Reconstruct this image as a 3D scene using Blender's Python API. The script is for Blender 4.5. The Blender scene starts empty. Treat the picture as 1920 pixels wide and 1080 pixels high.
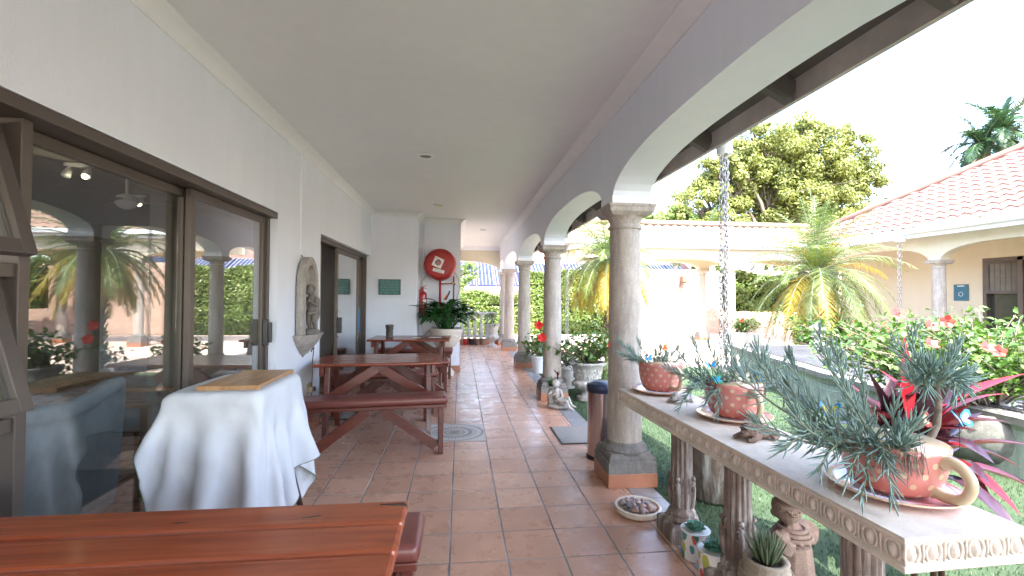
import bpy, math, random
import numpy as np
from mathutils import Vector, Matrix, noise
random.seed(7)
PI = math.pi; R = math.radians
S = bpy.context.scene
C = S.collection

# ---------------------------------------------------------------- camera, sky, sun, exposure
cam = bpy.data.cameras.new('camera'); camo = bpy.data.objects.new('camera', cam); C.objects.link(camo)
cam.sensor_width = 36; cam.lens = 882.62 / 1920 * 36; cam.clip_start = .02; cam.clip_end = 600
def cam_axes(yaw, pitch, roll):
    cy, sy = math.cos(yaw), math.sin(yaw)
    f = Vector((sy, cy, 0)); r = Vector((cy, -sy, 0)); u = Vector((0, 0, 1))
    f2 = f * math.cos(pitch) + u * math.sin(pitch); u2 = -f * math.sin(pitch) + u * math.cos(pitch)
    return r * math.cos(roll) + u2 * math.sin(roll), -r * math.sin(roll) + u2 * math.cos(roll), f2
r_, u_, f_ = cam_axes(0.109767, 0.0174622, 0.0066845)
camo.matrix_world = Matrix(((r_.x, u_.x, -f_.x, 0), (r_.y, u_.y, -f_.y, 0), (r_.z, u_.z, -f_.z, 1.3659), (0, 0, 0, 1)))
S.camera = camo
SUN_EL = R(58)
w = bpy.data.worlds.new('World'); S.world = w; w.use_nodes = True
nt = w.node_tree; sk = nt.nodes.new('ShaderNodeTexSky'); sk.sky_type = 'NISHITA'; sk.sun_disc = False
sk.sun_elevation = SUN_EL; sk.sun_rotation = R(176); sk.air_density = 1.0; sk.dust_density = 2.5; sk.ozone_density = 1.0
nt.links.new(sk.outputs[0], nt.nodes['Background'].inputs[0]); nt.nodes['Background'].inputs[1].default_value = 0.15
sl = bpy.data.lights.new('sun', 'SUN'); sl.energy = 2.1; sl.angle = R(.5); sl.color = (1, .94, .84)
so = bpy.data.objects.new('sun', sl); C.objects.link(so)
sd = Vector((-.06, math.cos(SUN_EL), -math.sin(SUN_EL)))
so.rotation_euler = sd.to_track_quat('-Z', 'Y').to_euler()
S.view_settings.view_transform = 'Standard'; S.view_settings.look = 'None'; S.view_settings.gamma = 1
S.view_settings.use_curve_mapping = False; S.view_settings.exposure = 3.5
S.cycles.max_bounces = 14; S.cycles.diffuse_bounces = 8; S.cycles.glossy_bounces = 4; S.cycles.transparent_max_bounces = 16
S.cycles.sample_clamp_indirect = 8

# ---------------------------------------------------------------- materials
class NT:
    def __init__(s, name):
        s.m = bpy.data.materials.new(name); s.m.use_nodes = True; s.t = s.m.node_tree
        s.p = s.t.nodes['Principled BSDF']; s.out = s.t.nodes['Material Output']
    def n(s, ty, **k):
        nd = s.t.nodes.new(ty)
        for a, b in k.items(): setattr(nd, a, b)
        return nd
    def put(s, sock, v):
        if v is None: return
        if isinstance(v, bpy.types.NodeSocket): s.t.links.new(v, sock)
        else: sock.default_value = v
    def math(s, op, a, b=None, c=None, clamp=False):
        nd = s.n('ShaderNodeMath', operation=op, use_clamp=clamp); s.put(nd.inputs[0], a); s.put(nd.inputs[1], b); s.put(nd.inputs[2], c); return nd.outputs[0]
    def co(s, scale=None, rot=None, which='Object'):
        t = s.n('ShaderNodeTexCoord').outputs[which]
        if scale is None and rot is None: return t
        mp = s.n('ShaderNodeMapping'); s.t.links.new(t, mp.inputs[0])
        if scale is not None: mp.inputs['Scale'].default_value = scale
        if rot is not None: mp.inputs['Rotation'].default_value = rot
        return mp.outputs[0]
    def noise(s, scale=5, detail=4, rough=.6, vec=None, dist=0):
        nd = s.n('ShaderNodeTexNoise'); nd.inputs['Scale'].default_value = scale; nd.inputs['Detail'].default_value = detail
        nd.inputs['Roughness'].default_value = rough; nd.inputs['Distortion'].default_value = dist
        s.put(nd.inputs['Vector'], vec if vec is not None else s.co()); return nd.outputs[0]
    def ramp(s, fac, stops, mode='LINEAR'):
        nd = s.n('ShaderNodeValToRGB'); nd.color_ramp.interpolation = mode; e = nd.color_ramp.elements
        while len(e) < len(stops): e.new(.5)
        for i, (p, c) in enumerate(stops):
            e[i].position = p; e[i].color = (*c, 1) if len(c) == 3 else c
        s.put(nd.inputs[0], fac); return nd.outputs[0]
    def mix(s, fac, a, b, blend='MIX'):
        nd = s.n('ShaderNodeMix', data_type='RGBA', blend_type=blend)
        s.put(nd.inputs[0], fac)
        for i, v in ((6, a), (7, b)):
            if isinstance(v, tuple) and len(v) == 3: v = (*v, 1)
            s.put(nd.inputs[i], v)
        return nd.outputs[2]
    def bump(s, h, dist=.005, strength=1.0):
        nd = s.n('ShaderNodeBump'); nd.inputs['Distance'].default_value = dist; nd.inputs['Strength'].default_value = strength
        s.put(nd.inputs['Height'], h); s.t.links.new(nd.outputs[0], s.p.inputs['Normal']); return nd
    def base(s, c, rough=.6, metal=0, spec=.5):
        if isinstance(c, tuple) and len(c) == 3: c = (*c, 1)
        s.put(s.p.inputs['Base Color'], c); s.put(s.p.inputs['Roughness'], rough); s.p.inputs['Metallic'].default_value = metal
        s.p.inputs['Specular IOR Level'].default_value = spec; return s
def sc3(c, k): return tuple(min(1, v * k) for v in c)
def mat(name, c, rough=.6, metal=0, var=.15, scale=6, bump=0, bscale=60, spec=.5, c2=None, coat=0):
    m = NT(name); n = m.noise(scale, 5)
    m.base(m.ramp(n, [(.3, sc3(c, 1 - var)), (.7, c2 or sc3(c, 1 + var))]), rough, metal, spec)
    if bump: m.bump(m.noise(bscale, 4), bump)
    if coat: m.p.inputs['Coat Weight'].default_value = coat; m.p.inputs['Coat Roughness'].default_value = .08
    return m.m
def leafmat(name, c1, c2, c3=None, rough=.42, trans=.35, spec=.5):
    m = NT(name); g = m.n('ShaderNodeNewGeometry').outputs['Random Per Island']
    st = [(0, c1), (.6, c2)] + ([(1, c3)] if c3 else [(1, c1)])
    col = m.mix(m.ramp(m.noise(3, 3), [(.35, (0, 0, 0)), (.65, (1, 1, 1))]), m.ramp(g, st), m.ramp(g, [(0, c2), (1, c1)]))
    m.base(col, rough, 0, spec)
    tr = m.n('ShaderNodeBsdfTranslucent'); m.put(tr.inputs[0], m.mix(1.0, col, (1.5, 1.5, .9), 'MULTIPLY'))
    mx = m.n('ShaderNodeMixShader'); mx.inputs[0].default_value = trans
    m.t.links.new(m.p.outputs[0], mx.inputs[1]); m.t.links.new(tr.outputs[0], mx.inputs[2]); m.t.links.new(mx.outputs[0], m.out.inputs[0])
    return m.m
M = {}
def plaster(name, c, var=.03):
    m = NT(name); n = m.noise(1.2, 6); v = m.co((1, 1, .12))
    st = m.noise(9, 5, .7, v)
    col = m.mix(m.ramp(st, [(.35, (0, 0, 0)), (.8, (.35, .35, .35))]), m.ramp(n, [(.3, sc3(c, 1 - var)), (.7, sc3(c, 1 + var))]), sc3(c, .86))
    m.base(col, .55, 0, .3); m.bump(m.mix(.35, m.noise(160, 3), m.noise(14, 3)), .0035); return m.m
M['wall'] = plaster('wall_plaster', (.75, .78, .845)); M['ceil'] = plaster('ceiling_paint', (.775, .785, .785), .03)
M['cream'] = plaster('cream_plaster', (.62, .57, .44)); M['impost'] = plaster('impost_plaster', (.82, .84, .87))
def stone(name, c, dark=.55, streak=0, bump=.006, sc=10, spk=.7):
    m = NT(name); n = m.noise(sc, 8, .7); sp = m.noise(190, 3, .8)
    vc = m.co((1, 1, .15)); stn = m.noise(22, 6, .75, vc)
    col = m.ramp(n, [(.25, sc3(c, dark)), (.5, c), (.8, sc3(c, 1.25))])
    col = m.mix(m.ramp(sp, [(.38, (spk,) * 3), (.5, (0, 0, 0))]), col, sc3(c, .45))
    if streak: col = m.mix(m.ramp(stn, [(.42, (0, 0, 0)), (.62, (streak, streak, streak))]), col, sc3(c, .38))
    m.base(col, .85, 0, .25); m.bump(m.mix(.5, sp, stn if streak else n), bump); return m.m
M['column'] = stone('column_stone', (.50, .44, .385), .86, .45)
M['column_base'] = stone('column_base_stone', (.25, .235, .22), .6, .5, .012)
M['slab'] = stone('console_stone', (.68, .60, .51), .82, .10, .002, 5, .12)
def pale_streaks(name, dark, light, sc=26, lo=.5, hi=.62, bump=.008):
    m = NT(name); st = m.noise(sc, 6, .7, m.co((1, 1, .09))); n = m.noise(14, 6, .7)
    col = m.ramp(n, [(.3, sc3(dark, .7)), (.7, sc3(dark, 1.35))]); col = m.mix(m.ramp(st, [(lo, (0, 0, 0)), (hi, (.85,) * 3)]), col, light)
    m.base(col, .8, 0, .25); m.bump(m.mix(.5, st, n), bump); return m.m
M['weathered'] = pale_streaks('streak_highlight_leg', (.19, .145, .12), (.44, .40, .37))  # weathered brown with pale vertical highlights put into the colour
M['urn'] = stone('urn_concrete', (.50, .49, .46), .6, .5, .008)
M['paleurn'] = stone('pale_urn', (.62, .61, .58), .8, .2, .004)
M['clay'] = stone('brown_clay', (.27, .185, .14), .6, .25, .004, 9)
M['barrel'] = pale_streaks('mossy_barrel', (.15, .115, .09), (.36, .36, .33), 18, .48, .60)
M['statue'] = stone('grey_statue', (.23, .205, .18), .6, .3, .003, 16)
M['niche'] = stone('niche_plaster', (.44, .41, .37), .65, .35, .006)
def tiles():
    m = NT('terracotta_tiles'); v = m.co(); sep = m.n('ShaderNodeSeparateXYZ'); m.t.links.new(v, sep.inputs[0])
    fx = m.math('DIVIDE', m.math('ADD', sep.outputs[0], .043), .3); fy = m.math('DIVIDE', m.math('SUBTRACT', sep.outputs[1], .0465), .3)
    wob = m.math('MULTIPLY', m.math('SUBTRACT', m.noise(9, 3), .5), .018)
    fx = m.math('ADD', fx, wob); fy = m.math('ADD', fy, wob)
    gx = m.math('ABSOLUTE', m.math('SUBTRACT', m.math('FRACT', fx), .5)); gy = m.math('ABSOLUTE', m.math('SUBTRACT', m.math('FRACT', fy), .5))
    ax = m.ramp(gx, [(.480, (0, 0, 0)), (.487, (1, 1, 1))]); ay = m.ramp(gy, [(.482, (0, 0, 0)), (.489, (.75, .75, .75))])
    g = m.math('MAXIMUM', ax, ay)
    cb = m.n('ShaderNodeCombineXYZ'); m.put(cb.inputs[0], m.math('FLOOR', fx)); m.put(cb.inputs[1], m.math('FLOOR', fy))
    wn = m.n('ShaderNodeTexWhiteNoise', noise_dimensions='2D'); m.t.links.new(cb.outputs[0], wn.inputs[0])
    base = m.ramp(wn.outputs[0], [(0, (.46, .25, .165)), (.3, (.54, .305, .21)), (.55, (.49, .265, .175)), (.8, (.58, .34, .235)), (1, (.48, .275, .19))])
    blotch = m.ramp(m.noise(3.2, 3, .5), [(.3, (.88, .86, .85)), (.7, (1.08, 1.08, 1.08))])
    col = m.mix(1.0, base, blotch, 'MULTIPLY')
    pits = m.math('MULTIPLY', m.ramp(m.noise(70, 2, .5, m.co((1, .4, 1), (0, 0, .5))), [(.66, (0, 0, 0)), (.72, (1, 1, 1))]), m.ramp(m.noise(3.3, 2), [(.52, (0, 0, 0)), (.62, (1, 1, 1))]))
    col = m.mix(pits, col, (.16, .07, .045))
    grout = m.ramp(m.noise(2.3, 4), [(.35, (.10, .098, .10)), (.65, (.30, .29, .28))])
    col = m.mix(g, col, grout)
    m.base(col, m.ramp(m.noise(7, 4), [(.3, (.22,) * 3), (.7, (.42,) * 3)]), 0, .55)
    m.put(m.p.inputs['Roughness'], m.mix(g, m.ramp(m.noise(7, 4), [(.3, (.21,) * 3), (.7, (.40,) * 3)]), (.9, .9, .9)))
    h = m.math('ADD', m.math('MULTIPLY', m.math('SUBTRACT', 1.0, g), 1.0), m.math('MULTIPLY', m.noise(6, 4), .55))
    m.bump(h, .0035, .8); return m.m
M['tiles'] = tiles()
M['terra'] = mat('terracotta_skirting', (.36, .15, .085), .45, var=.15, scale=12)
M['slate'] = None
def slate():
    m = NT('slate'); g = m.n('ShaderNodeNewGeometry').outputs['Random Per Island']
    col = m.ramp(g, [(0, (.20, .21, .24)), (.4, (.30, .29, .28)), (.7, (.22, .24, .29)), (1, (.33, .30, .28))])
    col = m.mix(m.ramp(m.noise(9, 6, .7), [(.4, (0, 0, 0)), (.7, (.7, .7, .7))]), col, (.15, .13, .13)); m.base(col, .38, 0, .5); m.bump(m.noise(20, 6), .004); return m.m
M['slate'] = slate()
def wood(name, c, dark, rough=.25, axis=0, coat=.4, sc=1.0, knots=1):
    m = NT(name); s_ = [30 * sc, 30 * sc, 30 * sc]; s_[axis] = 1.6 * sc; v = m.co(tuple(s_))
    n = m.noise(1.0, 6, .65, v, .8); n2 = m.noise(2.5 * sc, 3)
    isl = m.n('ShaderNodeNewGeometry').outputs['Random Per Island']
    col = m.ramp(n, [(.3, dark), (.55, c), (.75, sc3(c, 1.22))]); col = m.mix(m.ramp(n2, [(.4, (0, 0, 0)), (.7, (.45,) * 3)]), col, sc3(dark, .8))
    col = m.mix(1.0, col, m.ramp(isl, [(0, (.82,) * 3), (1, (1.12,) * 3)]), 'MULTIPLY')
    kn = m.ramp(m.noise(9, 0, .5, m.co((.6, 2.2, 2))), [(.78, (0, 0, 0)), (.82, (1, 1, 1))]); col = m.mix(kn, col, (.03, .014, .01)) if knots else col
    m.base(col, rough, 0, .5); m.bump(n, .0012); m.p.inputs['Coat Weight'].default_value = coat; m.p.inputs['Coat Roughness'].default_value = .13; return m.m
M['wood'] = wood('red_varnished_wood', (.42, .088, .030), (.27, .050, .018))
M['wood2'] = wood('dark_varnished_wood', (.14, .032, .019), (.07, .017, .011), .3, 0, .3)
M['cart'] = mat('dark_cart_wood', (.075, .03, .022), .4, var=.3)
M['bamboo'] = wood('cutting_board_wood', (.52, .30, .14), (.36, .19, .08), .4, 1, .1, 1.5, 0)
M['armwood'] = wood('light_wood', (.42, .22, .09), (.30, .14, .05), .4, 0, .1)
M['vinyl'] = mat('maroon_vinyl', (.155, .045, .035), .34, var=.12, scale=9, bump=.0015, bscale=12)
M['frame'] = mat('bronze_frame', (.105, .085, .073), .42, .35, var=.06)
M['frame_pale'] = mat('anodised_frame', (.24, .21, .19), .4, .4, var=.06)  # paler metal tone for the wire, label lettering and lamp discs
M['black'] = mat('black_plastic', (.018, .02, .026), .32, var=.1)
M['fascia'] = mat('fascia_brown', (.38, .32, .30), .6, var=.18, scale=4, bump=.002)
M['rafter'] = mat('dark_rafter', (.09, .075, .07), .7, var=.2)
M['deck'] = mat('roof_board', (.10, .085, .075), .8)
M['gutter'] = mat('white_gutter', (.72, .75, .78), .35, var=.04)
M['steel'] = mat('brushed_steel', (.55, .44, .40), .2, 1.0, var=.08, scale=2)
M['chain'] = mat('galvanised_chain', (.42, .42, .43), .38, .85, var=.25, scale=30)
M['red'] = mat('red_cover', (.34, .018, .016), .42, var=.2, scale=7, bump=.004, bscale=8)
M['redgloss'] = mat('red_enamel', (.36, .016, .016), .2, var=.08, coat=.5)
M['white'] = mat('white_paper', (.78, .78, .76), .6, var=.03)
M['darkred'] = mat('dark_red_print', (.30, .02, .02), .6, var=.03)
M['yellow'] = mat('yellow_plastic', (.7, .55, .02), .4, var=.05)
M['orange'] = mat('orange_plastic', (.8, .2, .01), .4, var=.05)
M['hosepipe'] = mat('pale_hose', (.45, .40, .33), .5)
M['soil'] = mat('potting_soil', (.05, .033, .024), .95, var=.5, scale=60, bump=.02, bscale=90)
M['grey_fabric'] = mat('grey_fabric', (.36, .39, .44), .9, var=.15, scale=14, bump=.002, bscale=220)
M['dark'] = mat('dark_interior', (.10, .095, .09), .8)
M['intwall'] = mat('interior_wall', (.26, .25, .21), .8, var=.05)
M['bark'] = mat('grey_bark', (.20, .16, .125), .9, var=.4, scale=30, bump=.008, bscale=50)
M['palmbark'] = mat('palm_trunk', (.16, .12, .09), .95, var=.5, scale=25, bump=.02, bscale=35)
M['pebble'] = None
def pebble():
    m = NT('pebbles'); g = m.n('ShaderNodeNewGeometry').outputs['Random Per Island']
    col = m.ramp(g, [(0, (.22, .16, .14)), (.2, (.17, .155, .16)), (.4, (.40, .26, .21)), (.55, (.25, .14, .10)), (.75, (.50, .38, .36)), (.9, (.13, .12, .13)), (1, (.36, .24, .19))], 'CONSTANT')
    col = m.mix(m.ramp(m.noise(30, 5), [(.45, (0, 0, 0)), (.7, (.4,) * 3)]), col, (.5, .4, .36)); m.base(col, .35, 0, .5); return m.m
M['pebble'] = pebble()
def grass():
    m = NT('artificial_turf'); n = m.noise(260, 3, .8); n2 = m.noise(1.5, 4)
    col = m.ramp(n, [(.3, (.030, .055, .030)), (.55, (.06, .10, .055)), (.75, (.14, .19, .11))])
    col = m.mix(m.ramp(n2, [(.35, (0, 0, 0)), (.7, (.35,) * 3)]), col, (.10, .16, .06)); m.base(col, .75, 0, .3); m.bump(n, .012); return m.m
M['grass'] = grass()
M['blade'] = leafmat('turf_blade', (.03, .065, .034), (.065, .115, .06), (.15, .20, .12), .5, .15)
M['paving'] = mat('garden_paving', (.55, .43, .35), .8, var=.15, scale=3, bump=.003)
def glassm(name='window_glass', tint=(.80, .83, .82), boost=1.6):
    m = NT(name); m.t.nodes.remove(m.p)
    gm = m.n('ShaderNodeNewGeometry'); dp = m.n('ShaderNodeVectorMath', operation='DOT_PRODUCT'); m.t.links.new(gm.outputs['Normal'], dp.inputs[0]); m.t.links.new(gm.outputs['Incoming'], dp.inputs[1])
    fr = m.math('ADD', m.math('MULTIPLY', m.math('POWER', m.math('SUBTRACT', 1.0, m.math('ABSOLUTE', dp.outputs['Value'])), 5.0), .95), .045)
    nb = m.n('ShaderNodeBump'); nb.inputs['Distance'].default_value = .004; nb.inputs['Strength'].default_value = .06; m.put(nb.inputs['Height'], m.noise(2.2, 1, .4, m.co((1, 1, .6))))
    gl = m.n('ShaderNodeBsdfGlossy'); gl.inputs['Roughness'].default_value = 0; gl.inputs[0].default_value = (1, 1, 1, 1); m.t.links.new(nb.outputs[0], gl.inputs['Normal'])
    tr = m.n('ShaderNodeBsdfTransparent'); tr.inputs[0].default_value = (*tint, 1)
    mx = m.n('ShaderNodeMixShader'); m.put(mx.inputs[0], m.math('MULTIPLY', fr, boost, clamp=True))
    m.t.links.new(tr.outputs[0], mx.inputs[1]); m.t.links.new(gl.outputs[0], mx.inputs[2]); m.t.links.new(mx.outputs[0], m.out.inputs[0]); return m.m
M['glass'] = glassm(boost=2.3)
M['darkglass'] = mat('dark_pane', (.05, .048, .04), .12, var=.3, scale=2)
def rooftile(name, c):
    m = NT(name); n = m.noise(1.3, 5, .7); n2 = m.noise(26, 4)
    col = m.ramp(n, [(.3, sc3(c, .8)), (.7, sc3(c, 1.2))]); col = m.mix(m.ramp(n2, [(.4, (0, 0, 0)), (.75, (.45,) * 3)]), col, (.30, .17, .14)); m.base(col, .9, 0, .1); return m.m
M['roof'] = rooftile('clay_roof_tiles', (.20, .115, .098)); M['roof2'] = rooftile('faded_roof_tiles', (.34, .24, .18))
def brick():
    m = NT('overexposed_brick'); b = m.n('ShaderNodeTexBrick'); v = m.co((1, 1, 1), (R(90), 0, 0)); m.t.links.new(v, b.inputs['Vector'])
    b.inputs['Scale'].default_value = 4; b.inputs['Color1'].default_value = (.52, .33, .25, 1); b.inputs['Color2'].default_value = (.62, .44, .35, 1); b.inputs['Mortar'].default_value = (.45, .38, .33, 1)
    b.inputs['Mortar Size'].default_value = .015; b.inputs['Brick Width'].default_value = 1.1; b.inputs['Row Height'].default_value = .34
    m.base(m.mix(.3, b.outputs[0], m.ramp(m.noise(3, 5), [(.3, (.4, .25, .2)), (.7, (.7, .55, .46))])), .85, 0, .2); m.bump(m.noise(12, 4), .01); return m.m
M['brick'] = brick()  # reddish brick made paler, overexposure by the sun put into its colour
M['net'] = None
def net():
    m = NT('pond_net'); v = m.co((1, 1, 1), (0, 0, R(45))); sep = m.n('ShaderNodeSeparateXYZ'); m.t.links.new(v, sep.inputs[0])
    f = [m.math('ABSOLUTE', m.math('SUBTRACT', m.math('FRACT', m.math('MULTIPLY', sep.outputs[i], 34.0)), .5)) for i in (0, 1)]
    g = m.ramp(m.math('MAXIMUM', f[0], f[1]), [(.20, (0, 0, 0)), (.24, (1, 1, 1))])
    m.base(m.ramp(m.noise(2, 4), [(.3, (.035, .036, .042)), (.7, (.075, .077, .085))]), .6)
    tr = m.n('ShaderNodeBsdfTransparent'); mx = m.n('ShaderNodeMixShader'); m.put(mx.inputs[0], g)
    m.t.links.new(tr.outputs[0], mx.inputs[1]); m.t.links.new(m.p.outputs[0], mx.inputs[2]); m.t.links.new(mx.outputs[0], m.out.inputs[0]); return m.m
M['net'] = net()
M['pondwater'] = mat('pond_water', (.055, .075, .065), .06, var=.3, scale=2, bump=.004, bscale=6)
M['pondwall'] = stone('pond_wall', (.40, .46, .41), .75, .5, .005, 6)
M['pondrim'] = stone('pond_rim', (.26, .25, .235), .5, .1, .012, 9)
def dots(name):   # pink glaze with cream dots laid out in cylindrical rows
    m = NT(name); v = m.co(); sep = m.n('ShaderNodeSeparateXYZ'); m.t.links.new(v, sep.inputs[0])
    ang = m.math('DIVIDE', m.math('ARCTAN2', sep.outputs[1], sep.outputs[0]), 2 * PI)
    vz = m.math('DIVIDE', sep.outputs[2], .034); row = m.math('FLOOR', vz)
    uu = m.math('ADD', m.math('MULTIPLY', ang, 16.0), m.math('MULTIPLY', row, .5))
    du = m.math('MULTIPLY', m.math('SUBTRACT', m.math('FRACT', uu), .5), 1.5); dv = m.math('SUBTRACT', m.math('FRACT', vz), .5)
    d = m.math('SQRT', m.math('ADD', m.math('MULTIPLY', du, du), m.math('MULTIPLY', dv, dv)))
    d = m.math('ADD', d, m.math('MULTIPLY', m.math('SUBTRACT', m.noise(40, 2), .5), .06))
    mask = m.ramp(d, [(.25, (1, 1, 1)), (.28, (0, 0, 0))])
    col = m.mix(mask, m.ramp(m.noise(9, 4), [(.3, (.56, .195, .16)), (.7, (.62, .24, .20))]), (.62, .45, .29)); m.base(col, .26, 0, .5)
    m.p.inputs['Coat Weight'].default_value = .5; m.p.inputs['Coat Roughness'].default_value = .05; return m.m
M['dots'] = dots('pink_spotted_glaze')
M['creamglaze'] = mat('cream_glaze', (.60, .47, .30), .22, var=.05, coat=.5)
M['pinkglaze'] = mat('pink_glaze', (.64, .27, .25), .16, var=.08, coat=.6)
def cloth():
    m = NT('white_cotton'); m.base(m.ramp(m.noise(5, 3), [(.3, (.70, .72, .76)), (.7, (.78, .79, .82))]), .85, 0, .15)
    m.bump(m.noise(35, 4), .0015)
    tr = m.n('ShaderNodeBsdfTranslucent'); tr.inputs[0].default_value = (.7, .7, .7, 1); mx = m.n('ShaderNodeMixShader'); mx.inputs[0].default_value = .18
    m.t.links.new(m.p.outputs[0], mx.inputs[1]); m.t.links.new(tr.outputs[0], mx.inputs[2]); m.t.links.new(mx.outputs[0], m.out.inputs[0]); return m.m
M['cloth'] = cloth()
M['hem'] = mat('green_hem', (.10, .18, .13), .8)
def printm():   # painted succulent pattern on white tins
    m = NT('painted_tin'); v1 = m.n('ShaderNodeTexVoronoi'); v1.inputs['Scale'].default_value = 26; m.put(v1.inputs['Vector'], m.co((1, 1, .55)))
    col = m.ramp(v1.outputs['Color'], [(0, (.05, .22, .16)), (.3, (.62, .12, .09)), (.45, (.10, .30, .30)), (.65, (.45, .45, .10)), (.8, (.75, .30, .22)), (1, (.08, .30, .12))], 'CONSTANT')
    msk = m.ramp(m.math('ADD', v1.outputs['Distance'], m.math('MULTIPLY', m.noise(35, 3), .35)), [(.66, (1, 1, 1)), (.70, (0, 0, 0))])
    m.base(m.mix(msk, (.78, .77, .74), col), .3, 0, .5); return m.m
M['print'] = printm()
M['basket'] = stone('basket_cement', (.40, .33, .25), .6, .2, .004, 12)
M['teal'] = mat('teal_sign', (.055, .20, .185), .5, var=.2, scale=9); M['tealtext'] = mat('pale_sign_print', (.28, .36, .34), .6, var=.05)
M['bluesign'] = mat('blue_sign', (.02, .13, .20), .5, var=.05)
M['toad'] = stone('speckled_white_stone', (.60, .58, .55), .45, .3, .004, 22)
M['solar'] = mat('solar_panel', (.022, .026, .075), .3, var=.1)
# leaves
M['senecio'] = leafmat('blue_green_succulent', (.14, .23, .195), (.225, .335, .29), (.33, .44, .39), .42, .1)
M['lily'] = leafmat('dark_glossy_leaf', (.018, .07, .022), (.04, .13, .035), (.07, .19, .05), .22, .15)
M['hibleaf'] = leafmat('hibiscus_leaf', (.035, .09, .014), (.09, .17, .03), (.24, .33, .11), .28, .2)
M['hedgeleaf'] = leafmat('hedge_leaf', (.06, .115, .02), (.15, .215, .045), (.34, .40, .15), .35, .25)
M['treeleaf'] = leafmat('tree_leaf', (.07, .10, .018), (.18, .205, .035), (.38, .38, .11), .5, .25)
M['palmleaf'] = leafmat('palm_leaflet', (.05, .09, .018), (.11, .16, .035), (.24, .27, .08), .45, .25)
M['palmold'] = leafmat('yellowing_leaflet', (.26, .19, .012), (.32, .23, .022), (.13, .14, .02), .5, .3)
M['darkpalm'] = leafmat('dark_palm_leaflet', (.02, .05, .02), (.035, .085, .035), (.06, .12, .045), .4, .25)
M['stalk'] = mat('pale_stalk', (.20, .24, .16), .6, var=.2, scale=30)
M['cordy'] = leafmat('crimson_leaf', (.05, .010, .014), (.10, .010, .018), (.30, .012, .024), .22, .25)
M['cordy2'] = leafmat('dark_purple_leaf', (.03, .018, .03), (.06, .03, .05), (.05, .012, .02), .2, .1)
M['petal'] = leafmat('red_petal', (.62, .02, .015), (.75, .05, .03), (.55, .01, .01), .5, .3)
M['pinkpetal'] = leafmat('coral_petal', (.55, .035, .03), (.62, .11, .08), (.5, .03, .03), .5, .2)
M['rosette'] = leafmat('rosette_leaf', (.04, .15, .09), (.09, .26, .16), (.20, .42, .30), .35, .1)
M['aloe'] = leafmat('aloe_leaf', (.08, .12, .06), (.13, .17, .09), (.18, .20, .12), .45, .1)
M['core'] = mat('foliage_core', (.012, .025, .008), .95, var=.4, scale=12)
M['bfblue'] = mat('blue_butterfly', (.02, .30, .65), .3, var=.1); M['bfyellow'] = mat('cream_butterfly', (.60, .55, .35), .3, var=.3, scale=60)
M['bfgreen'] = mat('green_butterfly', (.05, .35, .15), .3, var=.5, scale=60)
M['lampglow'] = None
m = NT('downlight_glow'); m.base((.8, .7, .5)); m.p.inputs['Emission Color'].default_value = (1, .75, .45, 1); m.p.inputs['Emission Strength'].default_value = 2; M['lampglow'] = m.m
def mosaic():
    m = NT('pebble_mosaic'); v = m.co(); sep = m.n('ShaderNodeSeparateXYZ'); m.t.links.new(v, sep.inputs[0]); x, y = sep.outputs[0], sep.outputs[1]
    r = m.math('SQRT', m.math('ADD', m.math('MULTIPLY', x, x), m.math('MULTIPLY', y, y))); a = m.math('ARCTAN2', y, x)
    rays = m.ramp(m.math('FRACT', m.math('MULTIPLY', a, 44 / (2 * PI))), [(.36, (0, 0, 0)), (.42, (1, 1, 1))])
    col = m.ramp(m.math('MULTIPLY', r, 3.2), [(0, (.05, .07, .10)), (.15, (.05, .07, .10)), (.17, (.42, .30, .2)), (.26, (.42, .30, .2)), (.28, (.10, .10, .12)), (.33, (.48, .40, .32)), (.44, (.48, .38, .28)), (.46, (.08, .08, .10)), (.54, (.08, .08, .10)), (.56, (.55, .50, .44)), (.8, (.55, .50, .44)), (.82, (.50, .36, .24)), (.87, (.08, .08, .10)), (.93, (.55, .5, .44))], 'CONSTANT')
    band = m.ramp(m.math('MULTIPLY', r, 3.2), [(.55, (0, 0, 0)), (.56, (1, 1, 1)), (.72, (1, 1, 1)), (.73, (0, 0, 0))], 'CONSTANT')
    col = m.mix(m.math('MULTIPLY', band, m.math('SUBTRACT', 1.0, rays)), col, (.10, .10, .12)); m.base(m.mix(.25, col, m.ramp(m.noise(120, 2), [(.4, (.2, .2, .2)), (.6, (.7, .65, .6))])), .5); return m.m
M['mosaic'] = mosaic()
M['mat'] = mat('grey_coir', (.27, .245, .22), .95, var=.3, scale=180, bump=.004, bscale=300)

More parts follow.
